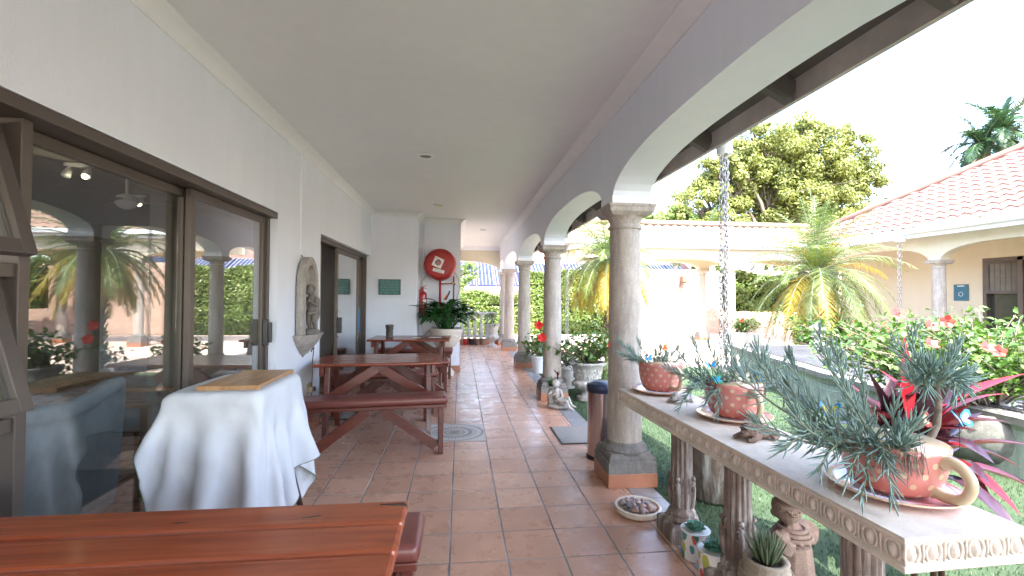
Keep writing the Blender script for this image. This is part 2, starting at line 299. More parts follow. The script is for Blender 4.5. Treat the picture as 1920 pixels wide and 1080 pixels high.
# ---------------------------------------------------------------- mesh helpers
class MB:
    def __init__(s): s.v = []; s.f = []
    def add(s, vs, fs, mtx=None):
        o = len(s.v)
        if mtx is not None: vs = [mtx @ Vector(q) for q in vs]
        s.v += [tuple(q) for q in vs]; s.f += [tuple(i + o for i in f) for f in fs]; return s
    def box(s, x0, x1, y0, y1, z0, z1, mtx=None):
        vs = [(x0, y0, z0), (x1, y0, z0), (x1, y1, z0), (x0, y1, z0), (x0, y0, z1), (x1, y0, z1), (x1, y1, z1), (x0, y1, z1)]
        return s.add(vs, [(0, 3, 2, 1), (4, 5, 6, 7), (0, 1, 5, 4), (1, 2, 6, 5), (2, 3, 7, 6), (3, 0, 4, 7)], mtx)
    def bar(s, a, b, w, h, up=(0, 0, 1)):     # rectangular bar from a to b, w across, h along up
        a = Vector(a); b = Vector(b); d = (b - a).normalized(); u = Vector(up); sd_ = d.cross(u).normalized(); u = sd_.cross(d).normalized()
        vs = []
        for p in (a, b):
            for i, j in ((-1, -1), (1, -1), (1, 1), (-1, 1)): vs.append(p + sd_ * i * w / 2 + u * j * h / 2)
        return s.add(vs, [(3, 2, 1, 0), (4, 5, 6, 7), (0, 1, 5, 4), (1, 2, 6, 5), (2, 3, 7, 6), (3, 0, 4, 7)])
    def tube(s, pts, rad, seg=8, cap=True):
        pts = [Vector(p) for p in pts]; n = len(pts); rad = rad if isinstance(rad, (list, tuple)) else [rad] * n
        o = len(s.v); prev = None
        for i, p in enumerate(pts):
            t = (pts[min(i + 1, n - 1)] - pts[max(i - 1, 0)]).normalized()
            a = prev if prev is not None else (Vector((0, 0, 1)) if abs(t.z) < .9 else Vector((1, 0, 0)))
            a = (a - t * a.dot(t)); a = a.normalized() if a.length > 1e-6 else t.orthogonal().normalized()
            b = t.cross(a); prev = a
            for k in range(seg):
                q = p + (a * math.cos(2 * PI * k / seg) + b * math.sin(2 * PI * k / seg)) * rad[i]; s.v.append(tuple(q))
        for i in range(n - 1):
            for k in range(seg):
                k2 = (k + 1) % seg; s.f.append((o + i * seg + k, o + i * seg + k2, o + (i + 1) * seg + k2, o + (i + 1) * seg + k))
        if cap: s.f.append(tuple(o + k for k in range(seg))[::-1]); s.f.append(tuple(o + (n - 1) * seg + k for k in range(seg)))
        return s
    def lathe(s, prof, seg=32, c=(0, 0, 0), wob=None):
        o = len(s.v)
        for r, z in prof:
            for k in range(seg):
                a = 2 * PI * k / seg; rr = r * (wob(a, z) if wob else 1); s.v.append((c[0] + rr * math.cos(a), c[1] + rr * math.sin(a), c[2] + z))
        for i in range(len(prof) - 1):
            for k in range(seg):
                k2 = (k + 1) % seg; s.f.append((o + i * seg + k, o + i * seg + k2, o + (i + 1) * seg + k2, o + (i + 1) * seg + k))
        s.f.append(tuple(o + k for k in range(seg))[::-1]); s.f.append(tuple(o + (len(prof) - 1) * seg + k for k in range(seg)))
        return s
    def sqprof(s, prof, c=(0, 0), z0=0):        # square section lathe: (half width, z)
        o = len(s.v)
        for r, z in prof:
            for i, j in ((-1, -1), (1, -1), (1, 1), (-1, 1)): s.v.append((c[0] + i * r, c[1] + j * r, z0 + z))
        for i in range(len(prof) - 1):
            for k in range(4):
                k2 = (k + 1) % 4; s.f.append((o + i * 4 + k, o + i * 4 + k2, o + (i + 1) * 4 + k2, o + (i + 1) * 4 + k))
        s.f.append((o + 3, o + 2, o + 1, o)); n = len(prof) - 1; s.f.append(tuple(o + n * 4 + k for k in range(4))); return s
    def ball(s, c, r, seg=10, rings=6, mtx=None):
        r = r if isinstance(r, (tuple, list)) else (r, r, r); vs = [(0, 0, -1)]; fs = []
        for i in range(1, rings):
            t = PI * i / rings
            for k in range(seg): a = 2 * PI * k / seg; vs.append((math.sin(t) * math.cos(a), math.sin(t) * math.sin(a), -math.cos(t)))
        vs.append((0, 0, 1)); L = len(vs) - 1
        for k in range(seg): fs.append((0, 1 + (k + 1) % seg, 1 + k)); fs.append((L, L - seg + k, L - seg + (k + 1) % seg))
        for i in range(rings - 2):
            for k in range(seg): a = 1 + i * seg; fs.append((a + k, a + (k + 1) % seg, a + seg + (k + 1) % seg, a + seg + k))
        out = []
        for q in vs:
            q = Vector((q[0] * r[0], q[1] * r[1], q[2] * r[2]))
            if mtx is not None: q = mtx @ q
            out.append((q.x + c[0], q.y + c[1], q.z + c[2]))
        return s.add(out, fs)
    def torus(s, c, R_, r, ax=None, sx=1, seg=14, rs=6):
        mt = ax if ax is not None else Matrix.Identity(3); vs = []; fs = []
        for i in range(seg):
            a = 2 * PI * i / seg
            for k in range(rs):
                b = 2 * PI * k / rs; q = mt @ Vector(((R_ + r * math.cos(b)) * math.cos(a), (R_ * sx + r * math.cos(b)) * math.sin(a), r * math.sin(b))); vs.append((q.x + c[0], q.y + c[1], q.z + c[2]))
        for i in range(seg):
            for k in range(rs): fs.append((i * rs + k, ((i + 1) % seg) * rs + k, ((i + 1) % seg) * rs + (k + 1) % rs, i * rs + (k + 1) % rs))
        return s.add(vs, fs)
    def leaf(s, base, d, up, L, W, droop=.3, seg=4, shape='oval', fold=.15):
        base = Vector(base); d = Vector(d).normalized(); up = Vector(up); sd_ = d.cross(up)
        sd_ = sd_.normalized() if sd_.length > 1e-4 else d.orthogonal().normalized(); up = sd_.cross(d).normalized()
        o = len(s.v); p = base.copy(); dd = d.copy()
        for i in range(seg + 1):
            t = i / seg
            if shape == 'oval': wd = math.sin(PI * min(1, t * .96 + .04) ** .8)
            elif shape == 'strap': wd = min(1, t * 6 + .25) * (1 - t) ** .45 if t < 1 else 0
            else: wd = (1 - t ** 1.5)
            wd = max(wd, .02) * W / 2
            q = up * fold * wd
            s.v += [tuple(p - sd_ * wd + q), tuple(p), tuple(p + sd_ * wd + q)]
            dd = (dd - Vector((0, 0, 1)) * droop / seg).normalized(); up = sd_.cross(dd).normalized(); p = p + dd * L / seg
        for i in range(seg):
            a = o + i * 3; s.f += [(a, a + 1, a + 4, a + 3), (a + 1, a + 2, a + 5, a + 4)]
        return s
    def quadleaf(s, c, n, L, W, roll):
        n = Vector(n).normalized(); a = n.orthogonal().normalized(); b = n.cross(a); ca, sa = math.cos(roll), math.sin(roll)
        u = a * ca + b * sa; v = n.cross(u); c = Vector(c); o = len(s.v)
        s.v += [tuple(c - u * L / 2), tuple(c - v * W / 2 - n * W * .12), tuple(c + u * L / 2), tuple(c + v * W / 2 - n * W * .12)]
        s.f.append((o, o + 1, o + 2, o + 3)); return s
    def build(s, name, m, parent=None, smooth=False, bevel=0, loc=None, auto=None):
        me = bpy.data.meshes.new(name); me.from_pydata(s.v, [], s.f); me.update()
        if m: me.materials.append(m)
        if smooth:
            me.polygons.foreach_set('use_smooth', [True] * len(me.polygons))
            if auto: me.set_sharp_from_angle(angle=R(auto))
        o = bpy.data.objects.new(name, me); C.objects.link(o)
        if parent is not None: o.parent = parent
        if loc: o.location = loc
        if bevel:
            b = o.modifiers.new('bevel', 'BEVEL'); b.width = bevel; b.segments = 2; b.limit_method = 'ANGLE'; b.angle_limit = R(35)
        return o
def tag(o, label=None, cat=None, group=None, kind=None):
    if label: o['label'] = label
    if cat: o['category'] = cat
    if group: o['group'] = group
    if kind: o['kind'] = kind
    return o
def thing(name, label, cat, loc=(0, 0, 0), rz=0, group=None):
    o = bpy.data.objects.new(name, None); C.objects.link(o); o.location = loc; o.rotation_euler = (0, 0, rz); o.empty_display_size = .1
    return tag(o, label, cat, group)
def dup(o, parent=None):
    c = o.copy(); C.objects.link(c)
    if parent is not None: c.parent = parent
    for ch in list(o.children): dup(ch, c)
    return c
def place(proto, first, loc, rz, label, group=None, scale=None):
    o = proto if first else dup(proto)
    o.location = loc; o.rotation_euler = (0, 0, rz); o['label'] = label
    if group: o['group'] = group
    if scale: o.scale = (scale,) * 3
    return o
def struct(name, mb, m, **k): return tag(mb.build(name, m, **k), kind='structure')
def fuse(o, vox=.006, it=3):
    a = o.modifiers.new('fuse', 'REMESH'); a.mode = 'VOXEL'; a.voxel_size = vox; a.use_smooth_shade = True
    b = o.modifiers.new('soften', 'SMOOTH'); b.factor = .5; b.iterations = it; return o
def rv(a=1): return Vector((random.gauss(0, 1), random.gauss(0, 1), random.gauss(0, 1))).normalized() * a
def slab_poly(mb, poly, th, axis):   # extrude polygon (2-D list) along axis ('x' or 'y'); poly in (other, z)
    n = len(poly); a0, a1 = th; vs = []
    for a in (a0, a1):
        for p, z in poly: vs.append((a, p, z) if axis == 'x' else (p, a, z))
    mb.add(vs, [tuple(range(n)), tuple(range(n, 2 * n))[::-1]] + [(i, (i + 1) % n, n + (i + 1) % n, n + i) for i in range(n)])
def arcade(mb, a0, a1, axis, ps, z0, zc, ztop, pier, start, end, n=20):
    """wall with arches between the column positions ps; piers come down to z0, crown at zc; built as vertical strips"""
    xs = []
    def under(p):
        for i in range(len(ps) - 1):
            l, r = ps[i] + pier, ps[i + 1] - pier
            if l < p < r:
                u = abs((p - (l + r) / 2) / ((r - l) / 2)); return z0 + (zc - z0) * (1 - u ** 2.7) ** (1 / 1.9)
        return z0
    cuts = [start]
    for i in range(len(ps) - 1):
        l, r = ps[i] + pier, ps[i + 1] - pier
        cuts += [l] + [(l + r) / 2 - (r - l) / 2 * math.cos(PI * k / n) for k in range(1, n)] + [r]
    cuts.append(end); cuts = sorted(c for c in set(round(c, 5) for c in cuts) if start <= c <= end)
    o = len(mb.v)
    for c in cuts:
        z = under(c)
        for a, zz in ((a0, z), (a1, z), (a1, ztop), (a0, ztop)): mb.v.append((a, c, zz) if axis == 'x' else (c, a, zz))
    for i in range(len(cuts) - 1):
        p = o + i * 4; q = p + 4
        for k in range(4): mb.f.append((p + k, p + (k + 1) % 4, q + (k + 1) % 4, q + k))
    mb.f.append((o, o + 3, o + 2, o + 1)); e = o + (len(cuts) - 1) * 4; mb.f.append((e, e + 1, e + 2, e + 3))

# ---------------------------------------------------------------- ground
XW = -1.48; CEIL = 2.76
struct('tiled_floor', MB().box(-6.2, 1.19, -8, 13.55, -.1, 0), M['tiles'])
sb = MB(); y = -8.0
while y < 13.5:
    sb.box(1.196, 1.385, y + .004, y + .296, -.1, .001); y += .3
struct('slate_edging', sb, M['slate'])
struct('grout_bed', MB().box(1.19, 1.39, -8, 13.55, -.1, -.003), mat('grout', (.3, .28, .26)))
struct('lawn', MB().box(1.39, 10.2, -8, 13.0, -.1, -.012), M['grass'])
struct('ground', MB().box(-200, 200, -150, 300, -.2, -.105), mat('far_soil', (.30, .22, .16), .9))
struct('garden_paving', MB().box(1.39, 16, 8.9, 16.9, -.09, .004), M['paving'])
gb = MB(); rg = random.Random(3)
for i in range(70000):
    x = 1.41 + rg.random() ** 1.4 * 3.4; yy = .6 + rg.random() * 8; h = .013 + rg.random() * .017; a = rg.random() * 6.28
    dx, dy = math.cos(a) * .0030, math.sin(a) * .0030; lx, ly = rg.uniform(-.012, .012), rg.uniform(-.012, .012)
    o = len(gb.v); gb.v += [(x - dx, yy - dy, -.013), (x + dx, yy + dy, -.013), (x + lx, yy + ly, h - .012)]; gb.f.append((o, o + 1, o + 2))
tag(gb.build('turf', M['blade']), 'short green artificial grass blades covering the lawn beside the veranda', 'grass', kind='stuff')

# ---------------------------------------------------------------- the veranda building
V = thing('veranda_building', 'white plastered veranda wing with tiled floor, ceiling and arcade wall', 'building', (0, 0, 0))
PY = [.65, 3.45, 6.26, 9.07, 11.87, 13.3]        # column centres along the arcade
AX0, AX1 = 1.10, 1.38
wm = MB()
wm.box(XW - .2, XW, -8, .7, 0, CEIL); wm.box(XW - .2, XW, .7, 4.02, 2.035, CEIL)
wm.box(XW - .2, XW, 4.02, 5.2, 0, CEIL); wm.box(XW - .2, XW, 5.2, 8.0, 2.02, CEIL)
wm.box(XW - .2, -.72, 8.0, 8.9, 0, CEIL); wm.box(-.72, 0, 8.63, 8.9, 0, CEIL); wm.box(-.2, 0, 8.9, 13.1, 0, CEIL)
wm.build('wall', M['wall'], V)
MB().box(-6.2, -.2, 8.9, 9.1, 0, CEIL).build('rear_wall', M['wall'], V)
MB().box(XW - .25, AX1, -8, 13.1, CEIL, CEIL + .08).build('ceiling', M['ceil'], V)
am = MB(); arcade(am, AX0, AX1, 'x', [-4.97, -2.16] + PY, 2.10, 2.33, CEIL - .002, .135, -5.5, 13.45)
am.build('arcade_wall', M['wall'], V)
em = MB(); arcade(em, 13.16, 13.44, 'y', [-1.9, AX0 - .02 + .16], 2.10, 2.36, CEIL - .002, .14, -2.2, AX0 - .003); em.build('end_arch_wall', M['cream'], V)
MB().box(-2.2, AX0, 13.1, 13.16, CEIL - .12, CEIL - .003).build('end_cornice', M['impost'], V)
# cornices: a coved moulding run along each wall
def cornice(mb, p0, p1, into, z=CEIL - .001):
    p0 = Vector(p0); p1 = Vector(p1); n = Vector(into)
    prof = [(0, -.085), (.008, -.085), (.012, -.07), (.03, -.045), (.05, -.026), (.075, -.012), (.082, -.008), (.082, 0), (0, 0)]
    vs = []
    for p in (p0, p1):
        for a, b in prof: vs.append((p.x + n.x * a, p.y + n.y * a, z + b))
    k = len(prof); mb.add(vs, [tuple(range(k)), tuple(range(k, 2 * k))[::-1]] + [(i, (i + 1) % k, k + (i + 1) % k, k + i) for i in range(k)])
cm = MB(); cornice(cm, (XW, -5, 0), (XW, 8.0, 0), (1, 0, 0)); cornice(cm, (XW, 7.998, 0), (-.72, 7.998, 0), (0, -1, 0)); cornice(cm, (-.718, 7.92, 0), (-.718, 8.63, 0), (1, 0, 0))
cornice(cm, (-.72, 8.628, 0), (0, 8.628, 0), (0, -1, 0)); cornice(cm, (.002, 8.55, 0), (.002, 13.1, 0), (1, 0, 0)); cornice(cm, (AX0, -5, 0), (AX0, 13.1, 0), (-1, 0, 0))
cm.build('cornice', M['ceil'], V, True, auto=30)
for b_ in ((-.72, -.001, 8.618, 8.63), (.0, .012, 8.618, 13.1), (XW, -.72, 7.988, 8.0), (XW, XW + .012, 4.03, 5.19)): MB().box(*b_, .002, .1).build('skirting', M['terra'], V)
for yy in PY: MB().box(AX0 - .004, AX1 + .004, yy - .139, yy + .139, 2.045, 2.105).build('impost', M['impost'], V)
# roof: deck, rafters, fascia, gutter
rm = MB(); slab_poly(rm, [(-9, 0)], (0, 0), 'y') if False else None
z_e = 2.60; tt = .5
rm.add([(1.95, -9, z_e), (1.95, 13.8, z_e), (-3.6, 13.8, z_e + 5.55 * tt), (-3.6, -9, z_e + 5.55 * tt), (1.95, -9, z_e + .07), (1.95, 13.8, z_e + .07), (-3.6, 13.8, z_e + .07 + 5.55 * tt), (-3.6, -9, z_e + .07 + 5.55 * tt)],
       [(0, 3, 2, 1), (4, 5, 6, 7), (0, 1, 5, 4), (1, 2, 6, 5), (2, 3, 7, 6), (3, 0, 4, 7)])
rm.add([(-3.6, -9, 5.37), (-3.6, 13.8, 5.37), (-9.0, 13.8, 2.7), (-9.0, -9, 2.7)], [(0, 1, 2, 3)])
rm.build('roof', M['deck'], V)
for k in range(-5, 16):
    yy = 1.62 + .905 * k * 1.0 - .02
    MB().bar((1.30, yy, 2.60 + (1.95 - 1.30) * tt - .085), (1.895, yy, 2.60 + (1.95 - 1.895) * tt - .085), .05, .13).build('rafter', M['rafter'], V)
MB().box(1.90, 1.93, -9, 13.8, 2.50, 2.71).build('fascia', M['fascia'], V)
MB().box(1.934, 2.05, -9, 13.8, 2.56, 2.68).build('gutter', M['gutter'], V, bevel=.02)

# stone columns
def stone_column():
    t = thing('stone_column', '', 'column')
    MB().box(-.182, .182, -.182, .182, .001, .10).build('plinth', M['terra'], t, bevel=.003)
    b = MB(); b.sqprof([(.178, .10), (.178, .175), (.168, .182), (.168, .205), (.150, .235)]); b.lathe([(.15, .205), (.165, .225), (.168, .245), (.158, .265), (.140, .275), (.133, .292), (.126, .30)], 40)
    b.build('base', M['column_base'], t, True, auto=30)
    MB().lathe([(.126, .29), (.124, .6), (.119, 1.2), (.111, 1.88), (.111, 1.90)], 40).build('shaft', M['column'], t, True, auto=40)
    c = MB(); c.lathe([(.111, 1.87), (.122, 1.875), (.126, 1.888), (.120, 1.90), (.112, 1.905), (.112, 1.925), (.120, 1.94), (.135, 1.962), (.150, 1.975), (.160, 1.982)], 40)
    c.sqprof([(.135, 1.965), (.158, 1.984), (.166, 1.992), (.168, 2.02), (.176, 2.03), (.176, 2.045)]); c.build('capital', M['column'], t, True, auto=30)
    return t
col = stone_column()
labs = {.65: 'speckled stone column outside the frame', 3.45: 'largest, nearest speckled stone column beside the steel bin', 6.26: 'speckled stone column with a reclining cherub figure at its foot',
        9.07: 'third speckled stone column from the bin, between red hibiscus pots', 11.87: 'fourth speckled stone column, just before the balustrade corner', 13.3: 'farthest speckled stone column, holding up the end arch beside the balustrade'}
first = True
for yy in PY[1:]:
    xx = 1.24
    place(col, first, (xx, yy, 0), 0, labs[yy], 'columns of the veranda arcade'); first = False

# rain chains
def chain(x, y, z0, z1, label, n=3, s=1.0):
    t = thing('rain_chain', label, 'rain chain', (x, y, 0), 0, 'rain chains below the gutters')
    o_ = MB(); o_.lathe([(.045 * s, z1 - .02), (.045 * s, z1 + .06), (.05 * s, z1 + .06), (.05 * s, z1 + .09)], 20); o_.build('outlet', M['gutter'], t, True, auto=30)
    lm = MB(); off = [(-.022, 0), (.014, .012), (.004, -.018)][:n]
    for k, (ox, oy) in enumerate(off):
        z = z1 - .02 - k * .012; i = 0; a0 = k * .7
        while z > z0:
            ax = Matrix.Rotation(a0 + (PI / 2 if i % 2 else 0), 3, 'Z') @ Matrix.Rotation(PI / 2, 3, 'X')
            lm.torus((ox * s + .004 * math.sin(i * .5), oy * s, z), .0115 * s, .0033 * s, ax, 1.9, 12, 5); z -= .033 * s; i += 1
    lm.build('links', M['chain'], t, True); return t
chain(1.985, 3.36, .62, 2.47, 'galvanised triple rain chain hanging from the veranda gutter above the barrel planter', 3, 1.25)
chain(1.985, 8.6, .5, 2.47, 'thin rain chain hanging beyond the second near column', 2, 1.2)

# ceiling downlights
for k, (x, y, lit) in enumerate([(-.35, 4.72, 0), (-.34, 7.27, 1), (.47, 9.84, 0)]):
    t = thing('downlight', ['round recessed ceiling downlight nearest the camera', 'round yellowish ceiling downlight in front of the fire hose', 'farthest round ceiling downlight near the end arch'][k], 'ceiling light', (x, y, CEIL), 0, 'downlights in the veranda ceiling')
    MB().lathe([(.075, -.001), (.075, -.012), (.06, -.016), (.055, -.006)], 28).build('trim_ring', M['ceil'], t, True, auto=30)
    MB().lathe([(.054, -.008), (.054, -.012)], 24).build('lamp', M['yellow'] if lit else M['frame_pale'], t)

# ---------------------------------------------------------------- left wall glazing and the room behind
FX = -1.60
def frame_rect(mb, y0, y1, z0, z1, w, d, x=FX):
    mb.box(x - d / 2, x + d / 2, y0, y0 + w, z0, z1); mb.box(x - d / 2, x + d / 2, y1 - w, y1, z0, z1)
    mb.box(x - d / 2, x + d / 2, y0 + w, y1 - w, z0, z0 + w); mb.box(x - d / 2, x + d / 2, y0 + w, y1 - w, z1 - w, z1)
D = thing('sliding_door', 'large bronze framed sliding glass door reflecting the garden', 'glass door', (0, 0, 0))
f = MB(); f.box(FX - .06, XW - .004, .7, 4.02, 1.985, 2.033); f.box(FX - .06, FX + .06, 1.83, 1.875, .002, 1.985); f.box(FX - .06, FX + .06, 3.975, 4.015, .002, 1.985); f.box(FX - .06, FX + .06, 1.875, 3.975, .002, .03)
f.build('frame', M['frame'], D, bevel=.003)
for k, (y0, y1, xo) in enumerate(((1.875, 2.99, -.03), (2.92, 3.975, .025))):
    s_ = MB(); frame_rect(s_, y0, y1, .032, 1.983, .05, .035, FX + xo); sa = s_.build('sash', M['frame'], D, bevel=.003)
    MB().box(FX + xo - .003, FX + xo + .003, y0 + .05, y1 - .05, .082, 1.933).build('pane', M['glass'], sa)
h = MB(); h.box(FX + .045, FX + .085, 3.925, 3.965, .96, 1.17); h.box(FX + .085, FX + .11, 3.93, 3.96, .985, 1.145); h.build('handle', M['black'], D, bevel=.006)
# awning unit next to it
for k, (zh, nm) in enumerate(((1.965, 'upper bronze awning window sash propped open at the left edge'), (1.43, 'lower bronze awning window sash propped open beside the armchair'))):
    t = thing('awning_window', nm, 'window', (-1.612, 1.40, zh), 0, 'awning windows at the left edge'); a = R(16)
    mt = Matrix.Rotation(-a, 4, 'Y')
    q = MB(); y0, y1, hh, wd = -.62, .405, .49, .052
    for bx in ((y0, y0 + wd, -hh, 0), (y1 - wd, y1, -hh, 0), (y0 + wd, y1 - wd, -hh, -hh + wd), (y0 + wd, y1 - wd, -wd, 0)): q.box(-.018, .022, bx[0], bx[1], bx[2], bx[3], mt)
    q.build('sash', M['frame'], t, bevel=.003)
    MB().box(-.004, .002, y0 + wd, y1 - wd, -hh + wd, -wd, mt).build('pane', M['glass'], t)
WU = thing('window_frame', 'fixed bronze window frame holding the awning sashes', 'window frame')
f = MB(); f.box(FX - .05, FX + .05, .7, .745, .05, 1.985); f.box(FX - .05, FX + .05, .745, 1.83, 1.42, 1.47); f.box(FX - .05, FX + .05, .745, 1.83, .88, .93); f.box(FX - .05, FX + .05, .745, 1.83, .05, .1); f.build('frame', M['frame'], WU, bevel=.003)
MB().box(FX - .003, FX + .003, .745, 1.83, .1, .88).build('pane', M['glass'], WU)
D2 = thing('sliding_door', 'second bronze sliding door standing half open beside the niche', 'glass door')
f = MB(); f.box(FX - .06, FX + .06, 5.2, 8.0, 1.965, 2.018); f.box(FX - .06, FX + .06, 5.2, 5.245, .002, 1.965); f.box(FX - .06, FX + .06, 7.955, 7.998, .002, 1.965); f.box(FX - .06, FX + .06, 5.245, 7.955, .002, .03); f.build('frame', M['frame'], D2, bevel=.003)
for y0, y1, xo in ((6.2, 7.5, .025), (7.42, 7.955, -.03)):
    s_ = MB(); frame_rect(s_, y0, y1, .032, 1.963, .055, .035, FX + xo)
    if xo < 0: s_.box(FX + xo - .017, FX + xo + .017, y0 + .056, y1 - .056, .62, .68); s_.box(FX + xo - .017, FX + xo + .017, y0 + .056, y1 - .056, 1.35, 1.41)
    sa = s_.build('sash', M['frame'], D2, bevel=.003); MB().box(FX + xo - .003, FX + xo + .003, y0 + .056, y1 - .056, .088, 1.907).build('pane', M['glass'], sa)
h = MB(); h.box(FX + .045, FX + .10, 6.2, 6.25, .88, 1.08); h.build('handle', M['black'], D2, bevel=.006)
MB().box(-.004, .0, -.13, .13, -.35, .05).build('poster', M['bfblue'], D2, loc=(FX - .005, 7.68, 1.12))
# room shell
RM = thing('dining_room', 'dim dining room seen through the sliding glass doors', 'room')
r = MB(); r.box(-6.3, -6.2, -1.2, 9, 0, 2.7); r.box(-6.2, XW - .2, -1.3, -1.2, 0, 1.0); r.box(-6.2, XW - .2, -1.3, -1.2, 2.3, 2.7); r.build('wall', M['intwall'], RM)  # unseen end wall has an added gap that lets daylight into the room
MB().box(-6.3, XW - .2, -1.3, 9, 2.55, 2.65).build('ceiling', M['intwall'], RM)
MB().box(-3.6, XW - .22, 5.9, 6.0, 0, 2.55).build('partition', M['intwall'], RM)
# ceiling fan, spots
t = thing('ceiling_fan', 'white ceiling fan behind the glass of the first sliding door', 'fan', (-3.2, 4.9, 2.25))
MB().lathe([(.012, .30), (.012, .08), (.05, .07), (.09, .04), (.1, 0), (.07, -.05), (.03, -.07)], 20).build('motor', M['gutter'], t, True, auto=40)
for k in range(3):
    a = k * 2.094 + .3; MB().box(.09, .62, -.06, .06, -.004, .004, Matrix.Rotation(a, 4, 'Z') @ Matrix.Rotation(.2, 4, 'X')).build('blade', M['intwall'], t)
for k, (p, l) in enumerate((((-3.4, 4.6, 2.45), 'twin ceiling spotlight left of the fan, one lamp lit'), ((-3.9, 6.1, 2.48), 'small lit spotlight behind and below the fan'))):
    t = thing('spotlight', l, 'spotlight', p, 0, 'spotlights in the dining room')
    MB().box(-.12, .12, -.015, .015, .05, .08).build('rail', M['gutter'], t)
    for s_ in (-1, 1)[k:]:
        MB().tube([(s_ * .08, 0, .05), (s_ * .08 + .01, -.03, 0), (s_ * .08 + .015, -.06, -.045)], [.01, .03, .035], 12).build('lamp_head', M['gutter'], t, True)
    MB().ball((.095, -.062, -.048), .026).build('bulb', M['lampglow'], t, True)
    ll = bpy.data.lights.new('spot_lamp', 'SPOT'); ll.spot_size = R(125); ll.spot_blend = .8; ll.energy = (3.5, 1.2)[k]; ll.color = (1, .86, .68); ll.shadow_soft_size = .05; lo = bpy.data.objects.new('spot_lamp', ll); C.objects.link(lo); lo.parent = t; lo.location = (.10, -.12, -.12)
# armchair behind the glass
t = thing('armchair', 'grey upholstered wing armchair seen from behind through the glass', 'armchair', (-2.30, 2.72, 0), R(8))
a = MB(); a.tube([(.18, -.5, .06), (.22, -.46, .7), (.26, -.40, .80), (.25, -.2, .77), (.24, 0, .74), (.25, .2, .77), (.26, .42, .82), (.22, .49, .7), (.18, .50, .06)], .05, 10)
a.box(.1, .24, -.46, .46, .06, .75); fuse(a.build('backrest', M['grey_fabric'], t), .02, 6)
a = MB(); a.box(-.55, .14, -.46, .46, .12, .42); a.box(-.5, .14, -.5, -.38, .12, .6); a.box(-.5, .14, .38, .5, .12, .6); a.build('seat', M['grey_fabric'], t, bevel=.04)
t = thing('wooden_chair', 'light wooden armchair behind the glass, next to the grey armchair', 'chair', (-2.45, 3.72, 0), R(5))
MB().box(-.3, .3, -.28, .28, .40, .44).build('seat', M['armwood'], t, bevel=.006)
for s_ in (-1, 1):
    MB().box(-.36, .36, s_ * .30 - .04, s_ * .30 + .04, .60, .63).build('armrest', M['armwood'], t, bevel=.006)
    for q in (-1, 1): MB().box(q * .32 - .025, q * .32 + .025, s_ * .30 - .025, s_ * .30 + .025, .002, .60).build('leg', M['armwood'], t, bevel=.004)
MB().box(-.34, .34, -.26, .26, .44, .52).build('cushion', M['grey_fabric'], t, bevel=.03)
t = thing('dining_chair', 'honey wood slatted chair just inside the open second door', 'chair', (-1.95, 7.0, 0), R(-60))
MB().box(-.22, .22, -.22, .22, .42, .46).build('seat', M['armwood'], t, bevel=.01)
for sx in (-1, 1):
    for sy in (-1, 1): MB().box(sx * .19 - .02, sx * .19 + .02, sy * .19 - .02, sy * .19 + .02, .002, .42).build('leg', M['armwood'], t)
b = MB()
for k in range(5): x = -.17 + k * .085; b.tube([(x, .19, .46), (x * .9, .24, .75), (x * .75, .24, 1.0), (x * .7, .23, 1.08)], [.012, .016, .016, .012], 8)
b.tube([(-.21, .19, .4), (-.2, .24, .8), (-.15, .24, 1.08), (0, .235, 1.14), (.15, .24, 1.08), (.2, .24, .8), (.21, .19, .4)], .024, 8); b.build('backrest', M['armwood'], t, True)
t = thing('picture_frame', 'dark framed picture on the room wall inside the second door', 'picture', (-2.25, 5.99 + .0, 1.75))
MB().box(-.3, .3, .012, .035, -.4, .4).build('frame', M['cart'], t); MB().box(-.25, .25, .036, .04, -.35, .35).build('print', M['clay'], t)
t = thing('picture_frame', 'tall dark picture deep inside the doorway', 'picture', (-3.0, 8.86, 1.7))
MB().box(-.45, .45, 0, .03, -.45, .45).build('frame', M['cart'], t); MB().box(-.4, .4, -.004, -.001, -.4, .4).build('print', M['clay'], t)

# wall niche with cherub
t = thing('wall_niche', 'arched plaster wall niche with a stepped bracket shelf', 'niche', (XW, 4.66, 0))
n = MB(); 
def archpts(w, zt, zb, k=14): return [(-w, zb)] + [(-w * math.cos(PI * i / k), zt - w + w * 1.25 * math.sin(PI * i / k)) for i in range(k + 1)] + [(w, zb)]
o_ = archpts(.225, 1.67, .99); i_ = archpts(.155, 1.61, 1.0); N_ = len(o_)
vs = [(.012, p, z) for p, z in o_] + [(.075, p, z) for p, z in o_] + [(.075, p, z) for p, z in i_] + [(.02, p * .96, z) for p, z in i_]
n.add(vs, [(j * N_ + i, j * N_ + i + 1, (j + 1) * N_ + i + 1, (j + 1) * N_ + i) for j in range(3) for i in range(N_ - 1)]); n.add([(.018, p * 1.0, z) for p, z in i_], [tuple(range(N_))])
n.build('arch_surround', M['niche'], t)
n = MB()
for r0, r1, z0, z1 in ((.275, .285, .985, 1.0), (.25, .27, .955, .984), (.20, .24, .91, .954), (.14, .20, .86, .909), (.07, .13, .81, .859), (.012, .05, .775, .809)):
    vs = []; K = 16
    for rr, z in ((r0, z0), (r1, z1)):
        for i in range(K + 1): a_ = -PI / 2 + PI * i / K; vs.append((rr * .62 * math.cos(a_), rr * math.sin(a_), z))
    n.add(vs, [(i, i + 1, K + 2 + i, K + 1 + i) for i in range(K)] + [tuple(range(K + 1))[::-1], tuple(range(K + 1, 2 * K + 2)), (0, K + 1, 2 * K + 1, K)])
n.build('shelf', M['niche'], t)
